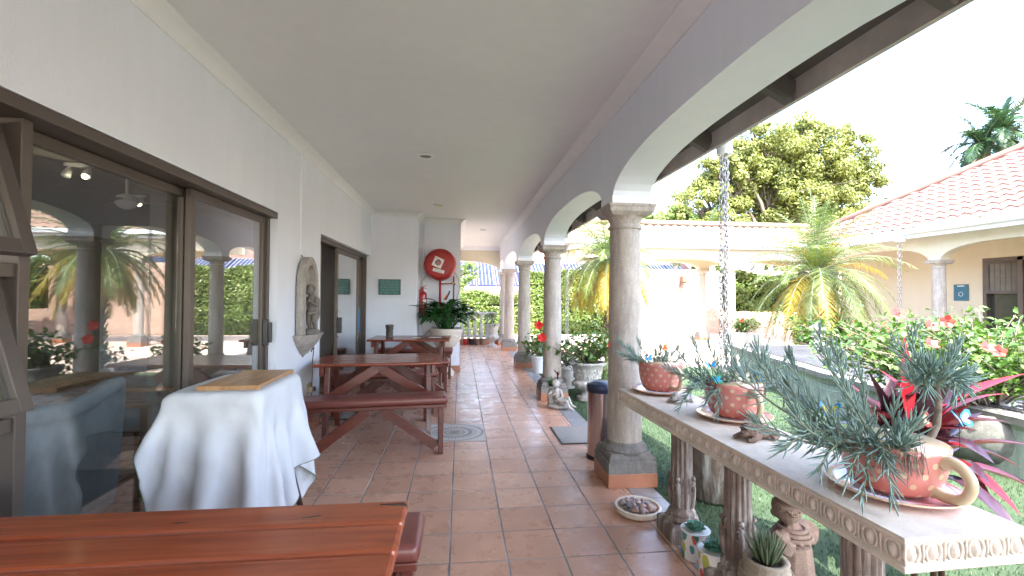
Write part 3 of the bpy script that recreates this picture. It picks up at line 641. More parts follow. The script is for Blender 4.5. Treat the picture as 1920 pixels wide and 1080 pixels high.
def figure(name, m, parent, J, hair=True, vox=.005, base=True, curl=26):
    """child figure from joint dictionary: one fused surface"""
    b = MB(); T_ = lambda k: Vector(J[k])
    hs = J.get('head_r', .038)
    b.ball(T_('head'), (hs, hs, hs * 1.12), 14, 9)
    fd = (Vector(J['face'])).normalized()
    b.ball(T_('head') + fd * hs * .95 - Vector((0, 0, hs * .12)), hs * .18); b.ball(T_('head') + fd * hs * .55 - Vector((0, 0, hs * .5)), hs * .42)
    sdv = fd.cross(Vector((0, 0, 1))).normalized()
    for s_ in (-1, 1): b.ball(T_('head') + fd * hs * .7 + sdv * s_ * hs * .45 - Vector((0, 0, hs * .3)), hs * .34)
    b.tube([T_('head'), T_('neck')], [hs * .5, hs * .5]); b.tube([T_('neck'), T_('chest'), T_('belly'), T_('hip')], [hs * .7, hs * 1.05, hs * 1.0, hs * 1.0], 12)
    for s_ in 'lr':
        b.tube([T_('chest') * .5 + T_('neck') * .5, T_('sh_' + s_), T_('el_' + s_), T_('wr_' + s_)], [hs * .6, hs * .5, hs * .38, hs * .27], 10)
        w_ = T_('wr_' + s_); d_ = (w_ - T_('el_' + s_)).normalized(); b.ball(w_ + d_ * hs * .3, hs * .3, 8, 6)
        for k in range(4): b.tube([w_ + d_ * hs * .4, w_ + d_ * hs * (.9 + .1 * (k % 2)) + sdv * (k - 1.5) * hs * .14], [hs * .11, hs * .08], 6)
        b.tube([T_('hip'), T_('hp_' + s_), T_('kn_' + s_), T_('an_' + s_)], [hs * .8, hs * .72, hs * .5, hs * .32], 10)
        b.tube([T_('an_' + s_), T_('an_' + s_) + Vector(J.get('toe', fd)) * hs * 1.1 - Vector((0, 0, hs * .12))], [hs * .34, hs * .24], 8)
    for e in J.get('extra', []): b.tube([Vector(p) for p in e[0]], e[1], 10)
    o = fuse(b.build(name, m, parent), vox, 3)
    if hair:
        hb = MB(); rr = random.Random(5)
        for i in range(curl):
            v = Vector((rr.gauss(0, 1), rr.gauss(0, 1), abs(rr.gauss(0, 1)) + .1)).normalized()
            if v.dot(fd) > .55 and v.z < .75: continue
            hb.torus(tuple(T_('head') + v * hs * 1.05), hs * .22, hs * .1, v.to_track_quat('Z', 'Y').to_matrix(), 1, 8, 5)
        hb.build('hair', m, parent, True)
    return o
def V3(*a): return a
ch = thing('cherub_statue', 'small grey cherub statue standing inside the wall niche', 'statue', (XW + .085, 4.64, 1.002), R(-12))
MB().lathe([(.085, 0), (.088, .012), (.075, .025), (.06, .04), (.05, .045)], 20).build('base', M['statue'], ch, True, auto=40)
figure('body', M['statue'], ch, dict(head=(.0, -.03, .41), head_r=.046, face=(.5, -.9, -.25), neck=(0, 0, .36), chest=(0, .012, .31), belly=(0, .02, .25), hip=(0, .01, .20),
    sh_l=(.05, .0, .33), el_l=(.065, -.04, .26), wr_l=(.03, -.07, .30), sh_r=(-.045, .02, .33), el_r=(-.05, -.03, .27), wr_r=(-.01, -.07, .29),
    hp_l=(.025, .01, .17), kn_l=(.035, -.02, .11), an_l=(.03, .02, .05), hp_r=(-.025, .01, .17), kn_r=(-.03, .0, .11), an_r=(-.03, .03, .05),
    extra=[([(.05, .02, .33), (.02, .06, .24), (.045, .03, .17), (.05, -.02, .12)], [.018, .024, .026, .015]), ([(-.05, .0, .2), (0, -.045, .19), (.05, -.01, .2)], .018)]), vox=.005)

cd = thing('cable_conduit', 'thin white cable conduit running up the wall above the niche', 'conduit')
MB().box(XW, XW + .012, 4.555, 4.575, 1.74, 2.68).build('trunking', M['wall'], cd)
MB().tube([(XW + .008, 4.57, 1.74), (XW + .01, 4.60, 1.72), (XW + .03, 4.64, 1.71)], .004, 6).build('wire', M['frame_pale'], cd)
cbm = MB(); cbm.tube([(XW + .012, 4.90, .96), (XW + .02, 4.93, .86), (XW + .012, 4.88, .80), (XW + .02, 4.95, .84), (XW + .01, 4.94, .7), (XW + .01, 4.93, .45), (XW + .01, 4.93, .02)], .004, 6)
cbm.build('power_cord', M['black'], cd, True)
t = thing('wall_socket', 'beige double wall socket with black plug below the niche', 'socket', (XW, 4.86, .44))
MB().box(0, .012, -.09, .05, -.05, .06).build('plate', M['creamglaze'], t, bevel=.003); MB().box(.012, .05, -.05, .01, -.03, .02).build('adapter', M['creamglaze'], t, bevel=.004); MB().box(.012, .05, .03, .07, -.035, .01).build('plug', M['black'], t, bevel=.006)

# back wall: sign, conduit, hose reel, extinguisher
t = thing('wall_sign', 'teal notice board with five lines of pale lettering on the back wall', 'sign', (-1.16, 7.995, 1.505))
MB().box(-.175, .175, -.02, 0, -.125, .125).build('board', M['teal'], t); bd = MB()
for a_ in ((-.178, -.166, -.128, .128), (.166, .178, -.128, .128), (-.166, .166, -.128, -.118), (-.166, .166, .118, .128)): bd.box(a_[0], a_[1], -.026, -.0205, a_[2], a_[3])
bd.build('frame', mat('dark_teal', (.02, .07, .065), .5), t)
lt = MB(); rr = random.Random(11)
for row in range(5):
    x = -.15
    while x < .14:
        wd = rr.uniform(.007, .011)
        if rr.random() < .84:
            z = .085 - row * .045
            for a_ in ((0, .0025, 0, .026), (.0, wd, .0235, .026), (wd - .0025, wd, .0, .026) if rr.random() < .5 else (0, wd, .011, .0135), (0, wd, 0, .0025)): lt.box(x + a_[0], x + a_[1], -.0228, -.0202, z - .012 + a_[2], z - .012 + a_[3])
        x += wd + .0045
lt.build('lettering', M['tealtext'], t)
t = thing('pipe_conduit', 'grey vertical conduit pipe in the corner left of the fire hose', 'conduit', (-.66, 8.60, 0))
MB().tube([(0, 0, .1), (0, 0, 2.66)], .014, 8).build('pipe', M['wall'], t, True)
for z in (.9, 2.2): MB().box(-.022, .022, -.02, .03, z, z + .03).build('bracket', M['wall'], t)
t = thing('fire_hose_reel', 'round red covered fire hose reel on the back wall', 'fire hose', (-.355, 8.40, 1.915))
rot = Matrix.Rotation(PI / 2, 4, 'X'); q = MB()
prof = [(.02, -.13), (.25, -.13), (.28, -.10), (.285, -.03), (.275, .06), (.262, .105), (.24, .128), (.2, .134), (.1, .138), (.005, .14)]
q.lathe(prof, 64, wob=lambda a_, z: 1 + .012 * math.sin(7 * a_ + z * 20) + .006 * math.sin(17 * a_)); q.v = [tuple(rot @ Vector(v)) for v in q.v]; q.build('cover', M['red'], t, True, auto=50)
sg = MB(); rt = Matrix.Translation((-.03, -.143, .03)) @ Matrix.Rotation(R(24), 4, 'Y'); sg.box(-.085, .085, -.002, .002, -.085, .085, rt); sg.box(-.10, .10, -.002, .002, -.028, .028, Matrix.Translation((-.02, -.143, -.115)) @ Matrix.Rotation(R(14), 4, 'Y'))
lb = sg.build('label', M['white'], t); sp = MB(); pts = []
for i in range(110):
    a_ = i / 110 * 4.2 * 2 * PI; r_k = .008 + .046 * i / 110; pts.append(rt @ Vector((r_k * math.cos(a_), -.004, r_k * math.sin(a_))))
pts.append(rt @ Vector((-.02, -.004, .055))); pts.append(rt @ Vector((-.075, -.004, .058)))
sp.tube(pts, .0042, 5); sp.build('spiral_symbol', M['darkred'], lb)
tx = MB()
for row, z in enumerate((.012, -.012)):
    x = -.075 if row else -.085
    for k in range(15): tx.box(x, x + .007, -.0032, -.0021, z - .005, z + .005, Matrix.Translation((-.02, -.143, -.115)) @ Matrix.Rotation(R(14), 4, 'Y')); x += .0105
tx.build('lettering', M['frame_pale'], lb)
q = MB(); q.tube([(0, .1, -.2), (0, .1, -.5), (.0, .1, -.8)], .02, 10); q.tube([(.0, .1, -.34), (.22, .1, -.33)], .011, 8); q.tube([(.24, .1, -.2), (.24, .1, -.62)], .014, 8); q.build('supply_pipe', M['darkred'], t, True)
q = MB(); q.ball((.235, .06, -.33), (.035, .02, .018)); q.build('valve', M['yellow'], t, True); q = MB(); q.tube([(.20, .06, -.325), (.27, .05, -.34)], .014, 8); q.tube([(.1, .06, -.62), (.16, .04, -.5), (.17, .04, -.46)], .014, 8); q.build('nozzle', M['black'], t, True); MB().tube([(.07, .03, -.62), (.13, .02, -.53)], .012, 8).build('grip', M['orange'], t, True)
q = MB(); q.tube([(.24, .16, -.1), (.33, .17, -.25), (.345, .17, -.42), (.30, .16, -.6), (.2, .12, -.7)], .010, 8); q.tube([(-.24, .12, -.18), (-.33, .13, -.3), (-.35, .14, -.5), (-.34, .14, -.7)], .010, 8); q.build('hose', M['hosepipe'], t, True)
t = thing('fire_extinguisher', 'red fire extinguisher hanging below the hose reel', 'fire extinguisher', (-.665, 8.49, .97))
MB().lathe([(.075, 0), (.08, .015), (.08, .40), (.07, .44), (.045, .47), (.025, .48), (.025, .50)], 28).build('cylinder', M['redgloss'], t, True, auto=50)
q = MB(); q.tube([(0, 0, .5), (0, 0, .53)], .018, 8); q.bar((-.03, 0, .53), (.07, -.01, .58), .02, .012); q.bar((-.03, 0, .54), (.08, -.01, .525), .02, .01); q.build('valve', M['darkred'], t)
MB().tube([(0, -.03, .52), (-.05, -.06, .49), (-.06, -.085, .38), (-.03, -.09, .25), (.02, -.09, .12)], .012, 8).build('hose', M['redgloss'], t, True)
MB().box(.02, .07, -.082, -.078, .25, .33).build('label', M['white'], t)

# ---------------------------------------------------------------- picnic tables
def picnic_table(nplank=6, width=.70, L=1.16, wm_='wood'):
    t = thing('picnic_table', '', 'picnic table'); hw = L / 2; pw = width / nplank
    for k in range(nplank):
        y0 = -width / 2 + k * pw
        MB().box(-hw, hw, y0 + .0035, y0 + pw - .0035, .712, .742).build('top_plank', M[wm_], t, bevel=.011)
    MB().box(-.03, .03, -width / 2 + .03, width / 2 - .03, .678, .7115).build('batten', M['wood2'], t)
    for s_ in (-1, 1):
        x = s_ * (hw - .08)
        MB().box(x - .02, x + .02, -width / 2 + .02, width / 2 - .02, .63, .7115).build('top_beam', M['wood2'], t, bevel=.004)
        MB().box(x - .0225 - s_ * .0, x + .0225, -.76, .76, .33, .41).build('seat_beam', M['wood2'], t, bevel=.004)
        for q in (-1, 1):
            MB().bar((x - s_ * .045, q * .24, .7), (x - s_ * .045, q * .40, .002), .10, .045, (1, 0, 0)).build('leg', M['wood2'], t, bevel=.004)
            MB().box(x - .022 + s_ * .046, x + .022 + s_ * .046, q * .70 - .045, q * .70 + .045, .002, .415).build('bench_leg', M['wood2'], t, bevel=.004)
            MB().bar((s_ * .02, q * .30, .69), (x - s_ * .02, q * .33, .40), .035, .085, (0, 0, 1)).build('top_brace', M['wood2'], t, bevel=.003)
            MB().bar((s_ * .06, q * .69, .395), (x - s_ * .02 + s_ * .03, q * .69, .06), .04, .085, (0, 0, 1)).build('bench_brace', M['wood2'], t, bevel=.003)
    for q in (-1, 1):
        sm_ = MB()
        for k in range(2): y0 = q * .68 - .13 + k * .13; sm_.box(-hw - .01, hw + .01, y0 + .002, y0 + .128, .415, .445)
        sm_.build('bench_seat', M['wood2'], t, bevel=.005)
        c_ = MB().box(-hw - .02, hw + .02, q * .68 - .14, q * .68 + .14, .4455, .51).build('cushion', M['vinyl'], t); b_ = c_.modifiers.new('bevel', 'BEVEL'); b_.width = .026; b_.segments = 4
        c_.data.polygons.foreach_set('use_smooth', [True] * len(c_.data.polygons))
    return t
M['woodmid'] = wood('mahogany_varnish', (.25, .052, .026), (.13, .026, .014))
pt = picnic_table(6, .70, 1.16, 'woodmid')
G = 'varnished wooden picnic tables on the veranda'
place(pt, True, (-.775, 4.80, 0), R(6), 'red brown picnic table in the middle, beside the mosaic', G)
place(pt, False, (-.72, 7.15, 0), R(-1), 'farthest picnic table, with a carved jar and papers on it', G)
pn = picnic_table(5, .74, 1.9, 'wood')
place(pn, True, (-1.10 + .0, 1.11, 0), 0, 'nearest picnic table, its orange red top cut by the bottom edge', G)
t = thing('carved_jar', 'dark carved wooden utensil jar on the farthest picnic table', 'jar', (-1.03, 7.12, .744))
MB().lathe([(.055, 0), (.058, .01), (.05, .02), (.052, .07), (.05, .12), (.056, .13), (.055, .16), (.062, .165), (.06, .19), (.05, .19), (.048, .03)], 24, wob=lambda a_, z: 1 + .05 * math.sin(5 * a_ + z * 60)).build('jar_body', M['rafter'], t, True)
t = thing('papers', 'white papers lying flat on the farthest picnic table', 'papers', (-.5, 7.08, .7435))
for k, (dx, a_) in enumerate(((-.1, .1), (.03, -.15), (.14, .3))): MB().box(dx - .09, dx + .09, -.06, .06, .0006 + k * .001, .0014 + k * .001, Matrix.Rotation(a_ * .3, 4, 'Z')).build('sheet', M['white'] if k != 1 else M['frame'], t)

# ---------------------------------------------------------------- cloth covered cart (cloth settled by a small solver)
CX0, CX1, CY0, CY1, CZ = -1.42, -.99, 2.47, 3.07, .865
t = thing('serving_cart', 'dark wooden serving cart hidden under the white cloth', 'cart', ((CX0 + CX1) / 2, (CY0 + CY1) / 2, 0))
hx, hy = (CX1 - CX0) / 2, (CY1 - CY0) / 2
MB().box(-hx + .006, hx - .006, -hy + .006, hy - .006, CZ - .04, CZ - .004).build('top', M['cart'], t, bevel=.016)
MB().box(-hx + .03, hx - .03, -hy + .03, hy - .03, .30, .33).build('shelf', M['cart'], t)
for sx in (-1, 1):
    for sy in (-1, 1): kx_, ky_ = (.01, .05) if sx > 0 and sy > 0 else (-.05, -.05); MB().tube([(sx * (hx - .05), sy * (hy - .05), CZ - .04), (sx * (hx - .04 + max(0, kx_)), sy * (hy - .05), .3), (sx * (hx + kx_), sy * (hy + ky_), .002)], [.024, .022, .018], 10).build('leg', M['cart'], t, True)
MB().box(-.09, .06, -hy + .06, -hy + .16, .332, .42).build('towel', M['white'], t)
def drape(lx, ly, n, m_, rot, off, steps=420):
    us = np.linspace(-lx / 2, lx / 2, n); vs = np.linspace(-ly / 2, ly / 2, m_); U, W_ = np.meshgrid(us, vs, indexing='ij')
    X = np.zeros((n, m_, 3)); ca, sa = math.cos(rot), math.sin(rot)
    X[..., 0] = U * ca - W_ * sa + off[0]; X[..., 1] = U * sa + W_ * ca + off[1]; X[..., 2] = CZ + .02 + .012 * np.sin(U * 17 + W_ * 5) * np.cos(W_ * 13)
    P_ = X.copy(); du = us[1] - us[0]; dv = vs[1] - vs[0]; dg = math.hypot(du, dv)
    cons = [((1, 0), du, 1), ((0, 1), dv, 1), ((1, 1), dg, .6), ((1, -1), dg, .6), ((2, 0), 2 * du, .35), ((0, 2), 2 * dv, .35), ((4, 0), 4 * du, .12), ((0, 4), 4 * dv, .12)]
    for it in range(steps):
        vel = (X - P_) * .965; P_ = X.copy(); X = X + vel; X[..., 2] -= .00075
        for _ in range(7):
            for (a, b), L0, st in cons:
                i0 = slice(0, n - a); i1 = slice(a, n)
                if b >= 0: j0 = slice(0, m_ - b); j1 = slice(b, m_)
                else: j0 = slice(-b, m_); j1 = slice(0, m_ + b)
                d = X[i1, j1] - X[i0, j0]; L_ = np.linalg.norm(d, axis=2, keepdims=True) + 1e-9; c_ = d * (1 - L0 / L_) * .25 * st
                X[i0, j0] += c_; X[i1, j1] -= c_
            # box collision with rounded margin
            e = .016; ins = (X[..., 0] > CX0 - e) & (X[..., 0] < CX1 + e) & (X[..., 1] > CY0 - e) & (X[..., 1] < CY1 + e) & (X[..., 2] < CZ + e)
            if ins.any():
                pen = np.stack([X[..., 0] - (CX0 - e), (CX1 + e) - X[..., 0], X[..., 1] - (CY0 - e), (CY1 + e) - X[..., 1], (CZ + e) - X[..., 2]], -1); pen[~ins] = 9
                k = pen.argmin(-1)
                for q, (ax, sg_) in enumerate(((0, -1), (0, 1), (1, -1), (1, 1), (2, 1))):
                    mk = ins & (k == q); X[..., ax][mk] += sg_ * pen[..., q][mk]
                P_[ins] = X[ins]
            X[..., 2] = np.maximum(X[..., 2], .012)
    return X
X = drape(1.14, 1.56, 58, 78, R(13), ((CX0 + CX1) / 2 + .12, (CY0 + CY1) / 2 - .05))
n, m_ = X.shape[:2]
for i in range(n):
    for j in range(m_):
        p = X[i, j]
        if p[2] < CZ - .01:      # soft creases in the hanging cloth
            a_ = noise.noise(Vector((p[0] * 9, p[1] * 9, p[2] * 7))) * .012 + abs(noise.noise(Vector((p[0] * 17 + 5, p[1] * 17, p[2] * 15)))) * .007; c_ = Vector((p[0] - (CX0 + CX1) / 2, p[1] - (CY0 + CY1) / 2, 0)).normalized(); p[0] += c_.x * (a_ + .004); p[1] += c_.y * (a_ + .004)
cb_ = MB(); cb_.v = [tuple(p) for p in X.reshape(-1, 3)]
cb_.f = [(i * m_ + j, (i + 1) * m_ + j, (i + 1) * m_ + j + 1, i * m_ + j + 1) for i in range(n - 1) for j in range(m_ - 1)]
clo = cb_.build('tablecloth', M['cloth'], None, True); tag(clo, 'white cloth with a thin green hem draped over the serving cart', 'cloth')
ss = clo.modifiers.new('sub', 'SUBSURF'); ss.levels = 1; ss.render_levels = 1; sol = clo.modifiers.new('th', 'SOLIDIFY'); sol.thickness = .002
hm = MB(); edge = [X[i, 0] for i in range(n)] + [X[n - 1, j] for j in range(m_)] + [X[i, m_ - 1] for i in range(n - 1, -1, -1)] + [X[0, j] for j in range(m_ - 1, -1, -1)]
hm.tube([tuple(p) for p in edge], .0022, 5); hm.build('hem', M['hem'], clo, True)
t = thing('cutting_board', 'slatted light wood board lying on top of the draped cart', 'board', (-1.165, 2.79, CZ + .018), R(1))
q = MB()
for k in range(7): q.box(-.14 + k * .04, -.1015 + k * .04, -.245, .245, 0, .02)
q.build('slats', M['bamboo'], t, bevel=.002)
for y_ in (-.262, .246): MB().box(-.15, .15, y_, y_ + .016, -.002, .021).build('end_batten', M['bamboo'], t, bevel=.002)

# ---------------------------------------------------------------- floor things
tag(MB().box(-.30, .30, -.30, .30, .001, .004).build('floor_mosaic', M['mosaic'], None, loc=(-.043, 4.762, 0)), 'square pebble mosaic medallion with rings set in the tiled floor', 'mosaic')
t = thing('door_mat', 'grey door mat with dark edge beside the steel bin', 'mat', (1.14, 4.57, 0))
MB().box(-.185, .21, -.27, .27, .002, .012).build('pile', M['mat'], t); q = MB(); q.box(-.2, -.185, -.285, .285, .002, .009); q.box(.21, .225, -.285, .285, .002, .009); q.box(-.185, .21, -.285, -.27, .002, .009); q.box(-.185, .21, .27, .285, .002, .009); q.build('edging', M['black'], t)
t = thing('door_mat', 'dark striped rubber mat under the open second door', 'mat', (-1.24, 5.62, 0))
MB().box(-.2, .2, -.28, .28, .002, .01).build('base', M['black'], t); q = MB()
for k in range(3): q.box(-.17 + k * .12, -.08 + k * .12, -.26, .26, .0105, .014)
q.build('stripes', M['mat'], t)
t = thing('pedal_bin', 'steel pedal bin with black lid behind the nearest column', 'bin', (1.215, 3.93, 0))
MB().lathe([(.125, .03), (.125, .56)], 40).build('body', M['steel'], t, True, auto=30)
MB().lathe([(.135, .001), (.135, .012), (.128, .03), (.12, .03)], 40).build('foot', M['black'], t, True, auto=30)
MB().lathe([(.13, .56), (.134, .565), (.134, .61), (.125, .63), (.08, .648), (.001, .655)], 40).build('lid', mat('lid_plastic', (.02, .027, .055), .25), t, True, auto=40)
MB().box(-.06, .02, -.20, -.11, .004, .02).build('pedal', M['black'], t, bevel=.005)

# stone dish of pebbles
t = thing('stone_dish', 'shallow round stone dish full of polished pebbles on the tiles', 'dish', (1.13, 2.90, 0))
MB().lathe([(.11, .001), (.135, .012), (.145, .045), (.14, .05), (.13, .048), (.12, .022), (.001, .02)], 40).build('dish', M['slab'], t, True, auto=50)
q = MB(); rr = random.Random(4)
for i in range(46):
    a_ = rr.random() * 6.28; r_k = .10 * math.sqrt(rr.random()); s_ = rr.uniform(.016, .027); q.ball((r_k * math.cos(a_), r_k * math.sin(a_), .03 + rr.random() * .02), (s_ * 1.25, s_, s_ * .8), 8, 6, Matrix.Rotation(rr.random() * 3, 3, 'Z') @ Matrix.Rotation(rr.random() * .8, 3, 'X'))
q.build('pebbles', M['pebble'], t, True)

# ---------------------------------------------------------------- stone console with egg-and-dart edge
SA = math.atan2(.074, 1.977); SL = 2.0; SWd = .40
con = thing('stone_console', 'long carved cream stone table lined with teacup planters', 'table', (1.061, 3.095, 0), 0)
con.rotation_euler = (0, 0, 0)
# local frame: +x across, -y towards the camera; the slab is skewed by SA
MS = Matrix.Rotation(SA, 4, 'Z')
def profile_ring(mb, inset_z):
    o = len(mb.v)
    for ins, z in inset_z:
        for x, y in ((ins, -ins), (SWd - ins, -ins), (SWd - ins, -SL + ins), (ins, -SL + ins)): q_ = MS @ Vector((x, y, z)); mb.v.append(tuple(q_))
    for i in range(len(inset_z) - 1):
        for k in range(4): mb.f.append((o + i * 4 + k, o + i * 4 + (k + 1) % 4, o + i * 4 + 4 + (k + 1) % 4, o + i * 4 + 4 + k))
    mb.f.append((o, o + 1, o + 2, o + 3)); e = o + 4 * (len(inset_z) - 1); mb.f.append((e + 3, e + 2, e + 1, e))
q = MB(); profile_ring(q, [(.03, .655), (.008, .657), (.004, .662), (.006, .671), (.012, .674), (.018, .684), (.019, .70), (.015, .722), (.010, .732), (.004, .736), (.003, .744), (.008, .750)]); q.build('slab', M['slab'], con, bevel=.002)
q = MB()
def egg(mb, p, tang, nor):
    tang = Vector(tang); nor = Vector(nor); up = Vector((0, 0, 1)); m3 = Matrix((tang, nor, up)).transposed()
    c_ = MS @ (Vector(p) + nor * .0); m3 = MS.to_3x3() @ m3
    mb.ball(tuple(c_ - (m3 @ Vector((0, .020, .002)))), (.0155, .024, .025), 12, 8, m3)
    pts = [c_ + m3 @ Vector((.0235 * math.sin(a_), -.006, .001 + (.027 * math.cos(a_)))) for a_ in [k * .36 - 2.52 for k in range(15)]]
    mb.tube(pts, .0042, 6, False)
    pts = [c_ + m3 @ Vector((.033, -.006, .026)), c_ + m3 @ Vector((.033, -.004, 0)), c_ + m3 @ Vector((.033, -.006, -.028))]; mb.tube(pts, [.0045, .0035, .002], 6)
NE = 29
for i in range(NE): egg(q, (.008, -.045 - i * (SL - .09) / (NE - 1), .703), (0, -1, 0), (-1, 0, 0)); egg(q, (SWd - .008, -.045 - i * (SL - .09) / (NE - 1), .703), (0, 1, 0), (1, 0, 0))
for i in range(6): egg(q, (.035 + i * (SWd - .07) / 5, -SL + .008, .703), (1, 0, 0), (0, -1, 0)); egg(q, (.035 + i * (SWd - .07) / 5, -.008, .703), (-1, 0, 0), (0, 1, 0))
q.build('egg_moulding', M['slab'], con, True)
def ped():
    b = MB(); b.sqprof([(.105, .001), (.105, .075), (.098, .085), (.085, .095)]); b.lathe([(.085, .085), (.092, .10), (.088, .118), (.075, .125), (.078, .14), (.068, .155), (.060, .17)], 32)
    b.lathe([(.058, .16), (.060, .3), (.056, .5), (.058, .60)], 84, wob=lambda a_, z: 1 + .11 * (abs(math.sin(7 * a_)) - .5))
    b.lathe([(.058, .595), (.066, .60), (.07, .612), (.06, .62), (.075, .632), (.085, .645), (.088, .654)], 32)
    # relief figure with raised arms and a swag near the foot of the shaft
    for a0 in (-2.3, -.9, .8, 2.4):
        c_, s_ = math.cos(a0), math.sin(a0); P3 = lambda r, u, z: (r * c_ - u * s_, r * s_ + u * c_, z)
        b.tube([P3(.060, 0, .18), P3(.068, .004, .24), P3(.070, 0, .29), P3(.066, 0, .315)], [.014, .013, .013, .008], 8); b.ball(P3(.070, 0, .338), .012, 8, 6)
        for s2 in (-1, 1): b.tube([P3(.068, s2 * .008, .305), P3(.064, s2 * .028, .30), P3(.058, s2 * .034, .345)], [.006, .005, .004], 6); b.tube([P3(.064, s2 * .006, .2), P3(.062, s2 * .010, .175)], .008, 6)
        b.tube([P3(.062, -.03, .27), P3(.070, 0, .245), P3(.062, .03, .27)], .004, 6)
    return b
pm = ped(); e0 = None
for k, yy in enumerate((2.60, 2.08, 1.42)):
    c_ = MS @ Vector((SWd / 2, yy - 3.095, 0))
    if e0 is None: e0 = pm.build('leg', M['weathered'], con, True, auto=50); e0.location = c_
    else: e = e0.copy(); C.objects.link(e); e.parent = con; e.location = c_; e.rotation_euler = (0, 0, .4 * k)

# teacups
def cup_mb(r, h):
    pr = [(r * .56, .010), (r * .69, .010), (r * .80, h * .15), (r * .91, h * .4), (r * .97, h * .65), (r, h * .93), (r * 1.004, h), (r * .975, h + .003), (r * .955, h * .97), (r * .93, h * .8), (r * .90, h * .72)]
    return MB().lathe(pr, 56)
def handle_mb(r, h):
    q = MB(); cps = [(r * .97, h * .80), (r * 1.12, h * .86), (r * 1.30, h * .80), (r * 1.43, h * .62), (r * 1.41, h * .40), (r * 1.28, h * .24), (r * 1.05, h * .19), (r * .86, h * .22), (r * .78, h * .22)]
    pts = []
    for i in range(len(cps) - 1):
        for k in range(5):
            t_ = k / 5; p0 = cps[max(0, i - 1)]; p1 = cps[i]; p2 = cps[i + 1]; p3 = cps[min(len(cps) - 1, i + 2)]
            f_c = lambda a, b, c, d: .5 * (2 * b + (c - a) * t_ + (2 * a - 5 * b + 4 * c - d) * t_ ** 2 + (3 * b - a - 3 * c + d) * t_ ** 3)
            pts.append((f_c(p0[0], p1[0], p2[0], p3[0]), 0, f_c(p0[1], p1[1], p2[1], p3[1])))
    pts.append((cps[-1][0], 0, cps[-1][1])); n_ = len(pts)
    q.tube(pts, [r * (.085 + .045 * abs(2 * i / n_ - 1) ** 3 + .02) for i in range(n_)], 14); return q
def senecio(parent, stems, seed, org, Ls=(.05, .075), fast=0):
    """stems: (base, tip) in world coordinates; each bends out of the cup and turns up (or hangs) towards its tip"""
    rr = random.Random(seed); lf = MB(); st = MB(); org = Vector(org)
    for b0, t0 in stems:
        b0 = Vector(b0) - org; t0 = Vector(t0) - org; dv_ = t0 - b0; up_ = t0.z > b0.z + .02; L = dv_.length
        c0 = b0 + Vector((dv_.x * (.75 if up_ else .55), dv_.y * (.75 if up_ else .55), dv_.z * .30 if up_ else .06 + .2 * L)) + Vector((rr.uniform(-1, 1), rr.uniform(-1, 1), rr.uniform(-.5, .5))) * .03
        n_ = 14; pts = [b0 * (1 - u) ** 2 + c0 * 2 * u * (1 - u) + t0 * u * u + Vector((math.sin(u * 9 + L * 50), math.cos(u * 8 + L * 30), 0)) * .004 for u in [k / n_ for k in range(n_ + 1)]]
        st.tube(pts, [.0058 - .0036 * i / n_ for i in range(n_ + 1)], 6)
        leafy = min(1, (.15 + .12 * rr.random()) / max(L, .05)); nl = int(26 + 8 * rr.random()) if L > .2 else 26; a_ = rr.random() * 6
        for k in range(nl):
            u = 1 - leafy + leafy * (k / (nl - 1)) ** .8 if k % 5 else rr.uniform(max(.25, 1 - leafy * 2.2), 1); i = min(n_ - 1, int(u * n_)); q_ = pts[i].lerp(pts[i + 1], u * n_ - i); ax = (pts[i + 1] - pts[i]).normalized()
            o1 = ax.orthogonal().normalized(); o2 = ax.cross(o1); a_ += 2.4; side = o1 * math.cos(a_) + o2 * math.sin(a_)
            v_ = max(0, (u - (1 - leafy)) / leafy); ang = R(78 - 48 * v_ + rr.uniform(-14, 14)); dd = (ax * math.cos(ang) + side * math.sin(ang)).normalized(); ll = rr.uniform(*Ls) * (1.05 - .4 * v_ ** 2); lp = [q_]
            for _ in range(5): dd = (dd + ax * .19 + Vector((0, 0, .09 if v_ > .35 else -.10))).normalized(); lp.append(lp[-1] + dd * ll / 5)
            lf.tube(lp, [.0011, .0022, .0026, .0024, .0017, .0004], 5, False)
    s_ = st.build('stems', M['stalk'], parent, True); lf.build('leaves', M['senecio'], parent, True); return s_
def butterfly(loc, rz, tilt, m1, m2, label, s=1.0, h=.07):
    t = thing('butterfly_ornament', label, 'butterfly', loc, rz); rot_ = Matrix.Rotation(tilt, 4, 'X')
    for sg_ in (-1, 1):
        q = MB(); W1 = [(0, 0), (.012, .016), (.034, .030), (.045, .026), (.040, .008), (.022, -.001), (.032, -.012), (.026, -.026), (.012, -.024), (0, -.006)]
        up = Matrix.Rotation(-sg_ * .45, 4, 'Y')
        vs = [rot_ @ up @ Vector((sg_ * x * s, y * s, 0)) for x, y in W1] + [rot_ @ up @ Vector((sg_ * x * s, y * s, .0012)) for x, y in W1]; k = len(W1)
        q.add(vs, [tuple(range(k)), tuple(range(k, 2 * k))[::-1]] + [(i, (i + 1) % k, k + (i + 1) % k, k + i) for i in range(k)]); w_ = q.build('wing', m1, t)
        q = MB(); vs = [rot_ @ up @ Vector((sg_ * x * s * .62 + sg_ * .006 * s, y * s * .62, .0021)) for x, y in W1] + [rot_ @ up @ Vector((sg_ * x * s * .62 + sg_ * .006 * s, y * s * .62, -.001)) for x, y in W1]
        q.add(vs, [tuple(range(k)), tuple(range(k, 2 * k))[::-1]]); q.build('wing_spots', m2, w_)
    q = MB(); q.tube([rot_ @ Vector((0, y * s, .002)) for y in (-.02, 0, .02, .026)], [.002 * s, .004 * s, .0035 * s, .002 * s], 8); q.build('body', M['black'], t, True)
    MB().tube([(0, 0, 0), (0, 0, -h)], .001, 5).build('wire', M['black'], t); return t
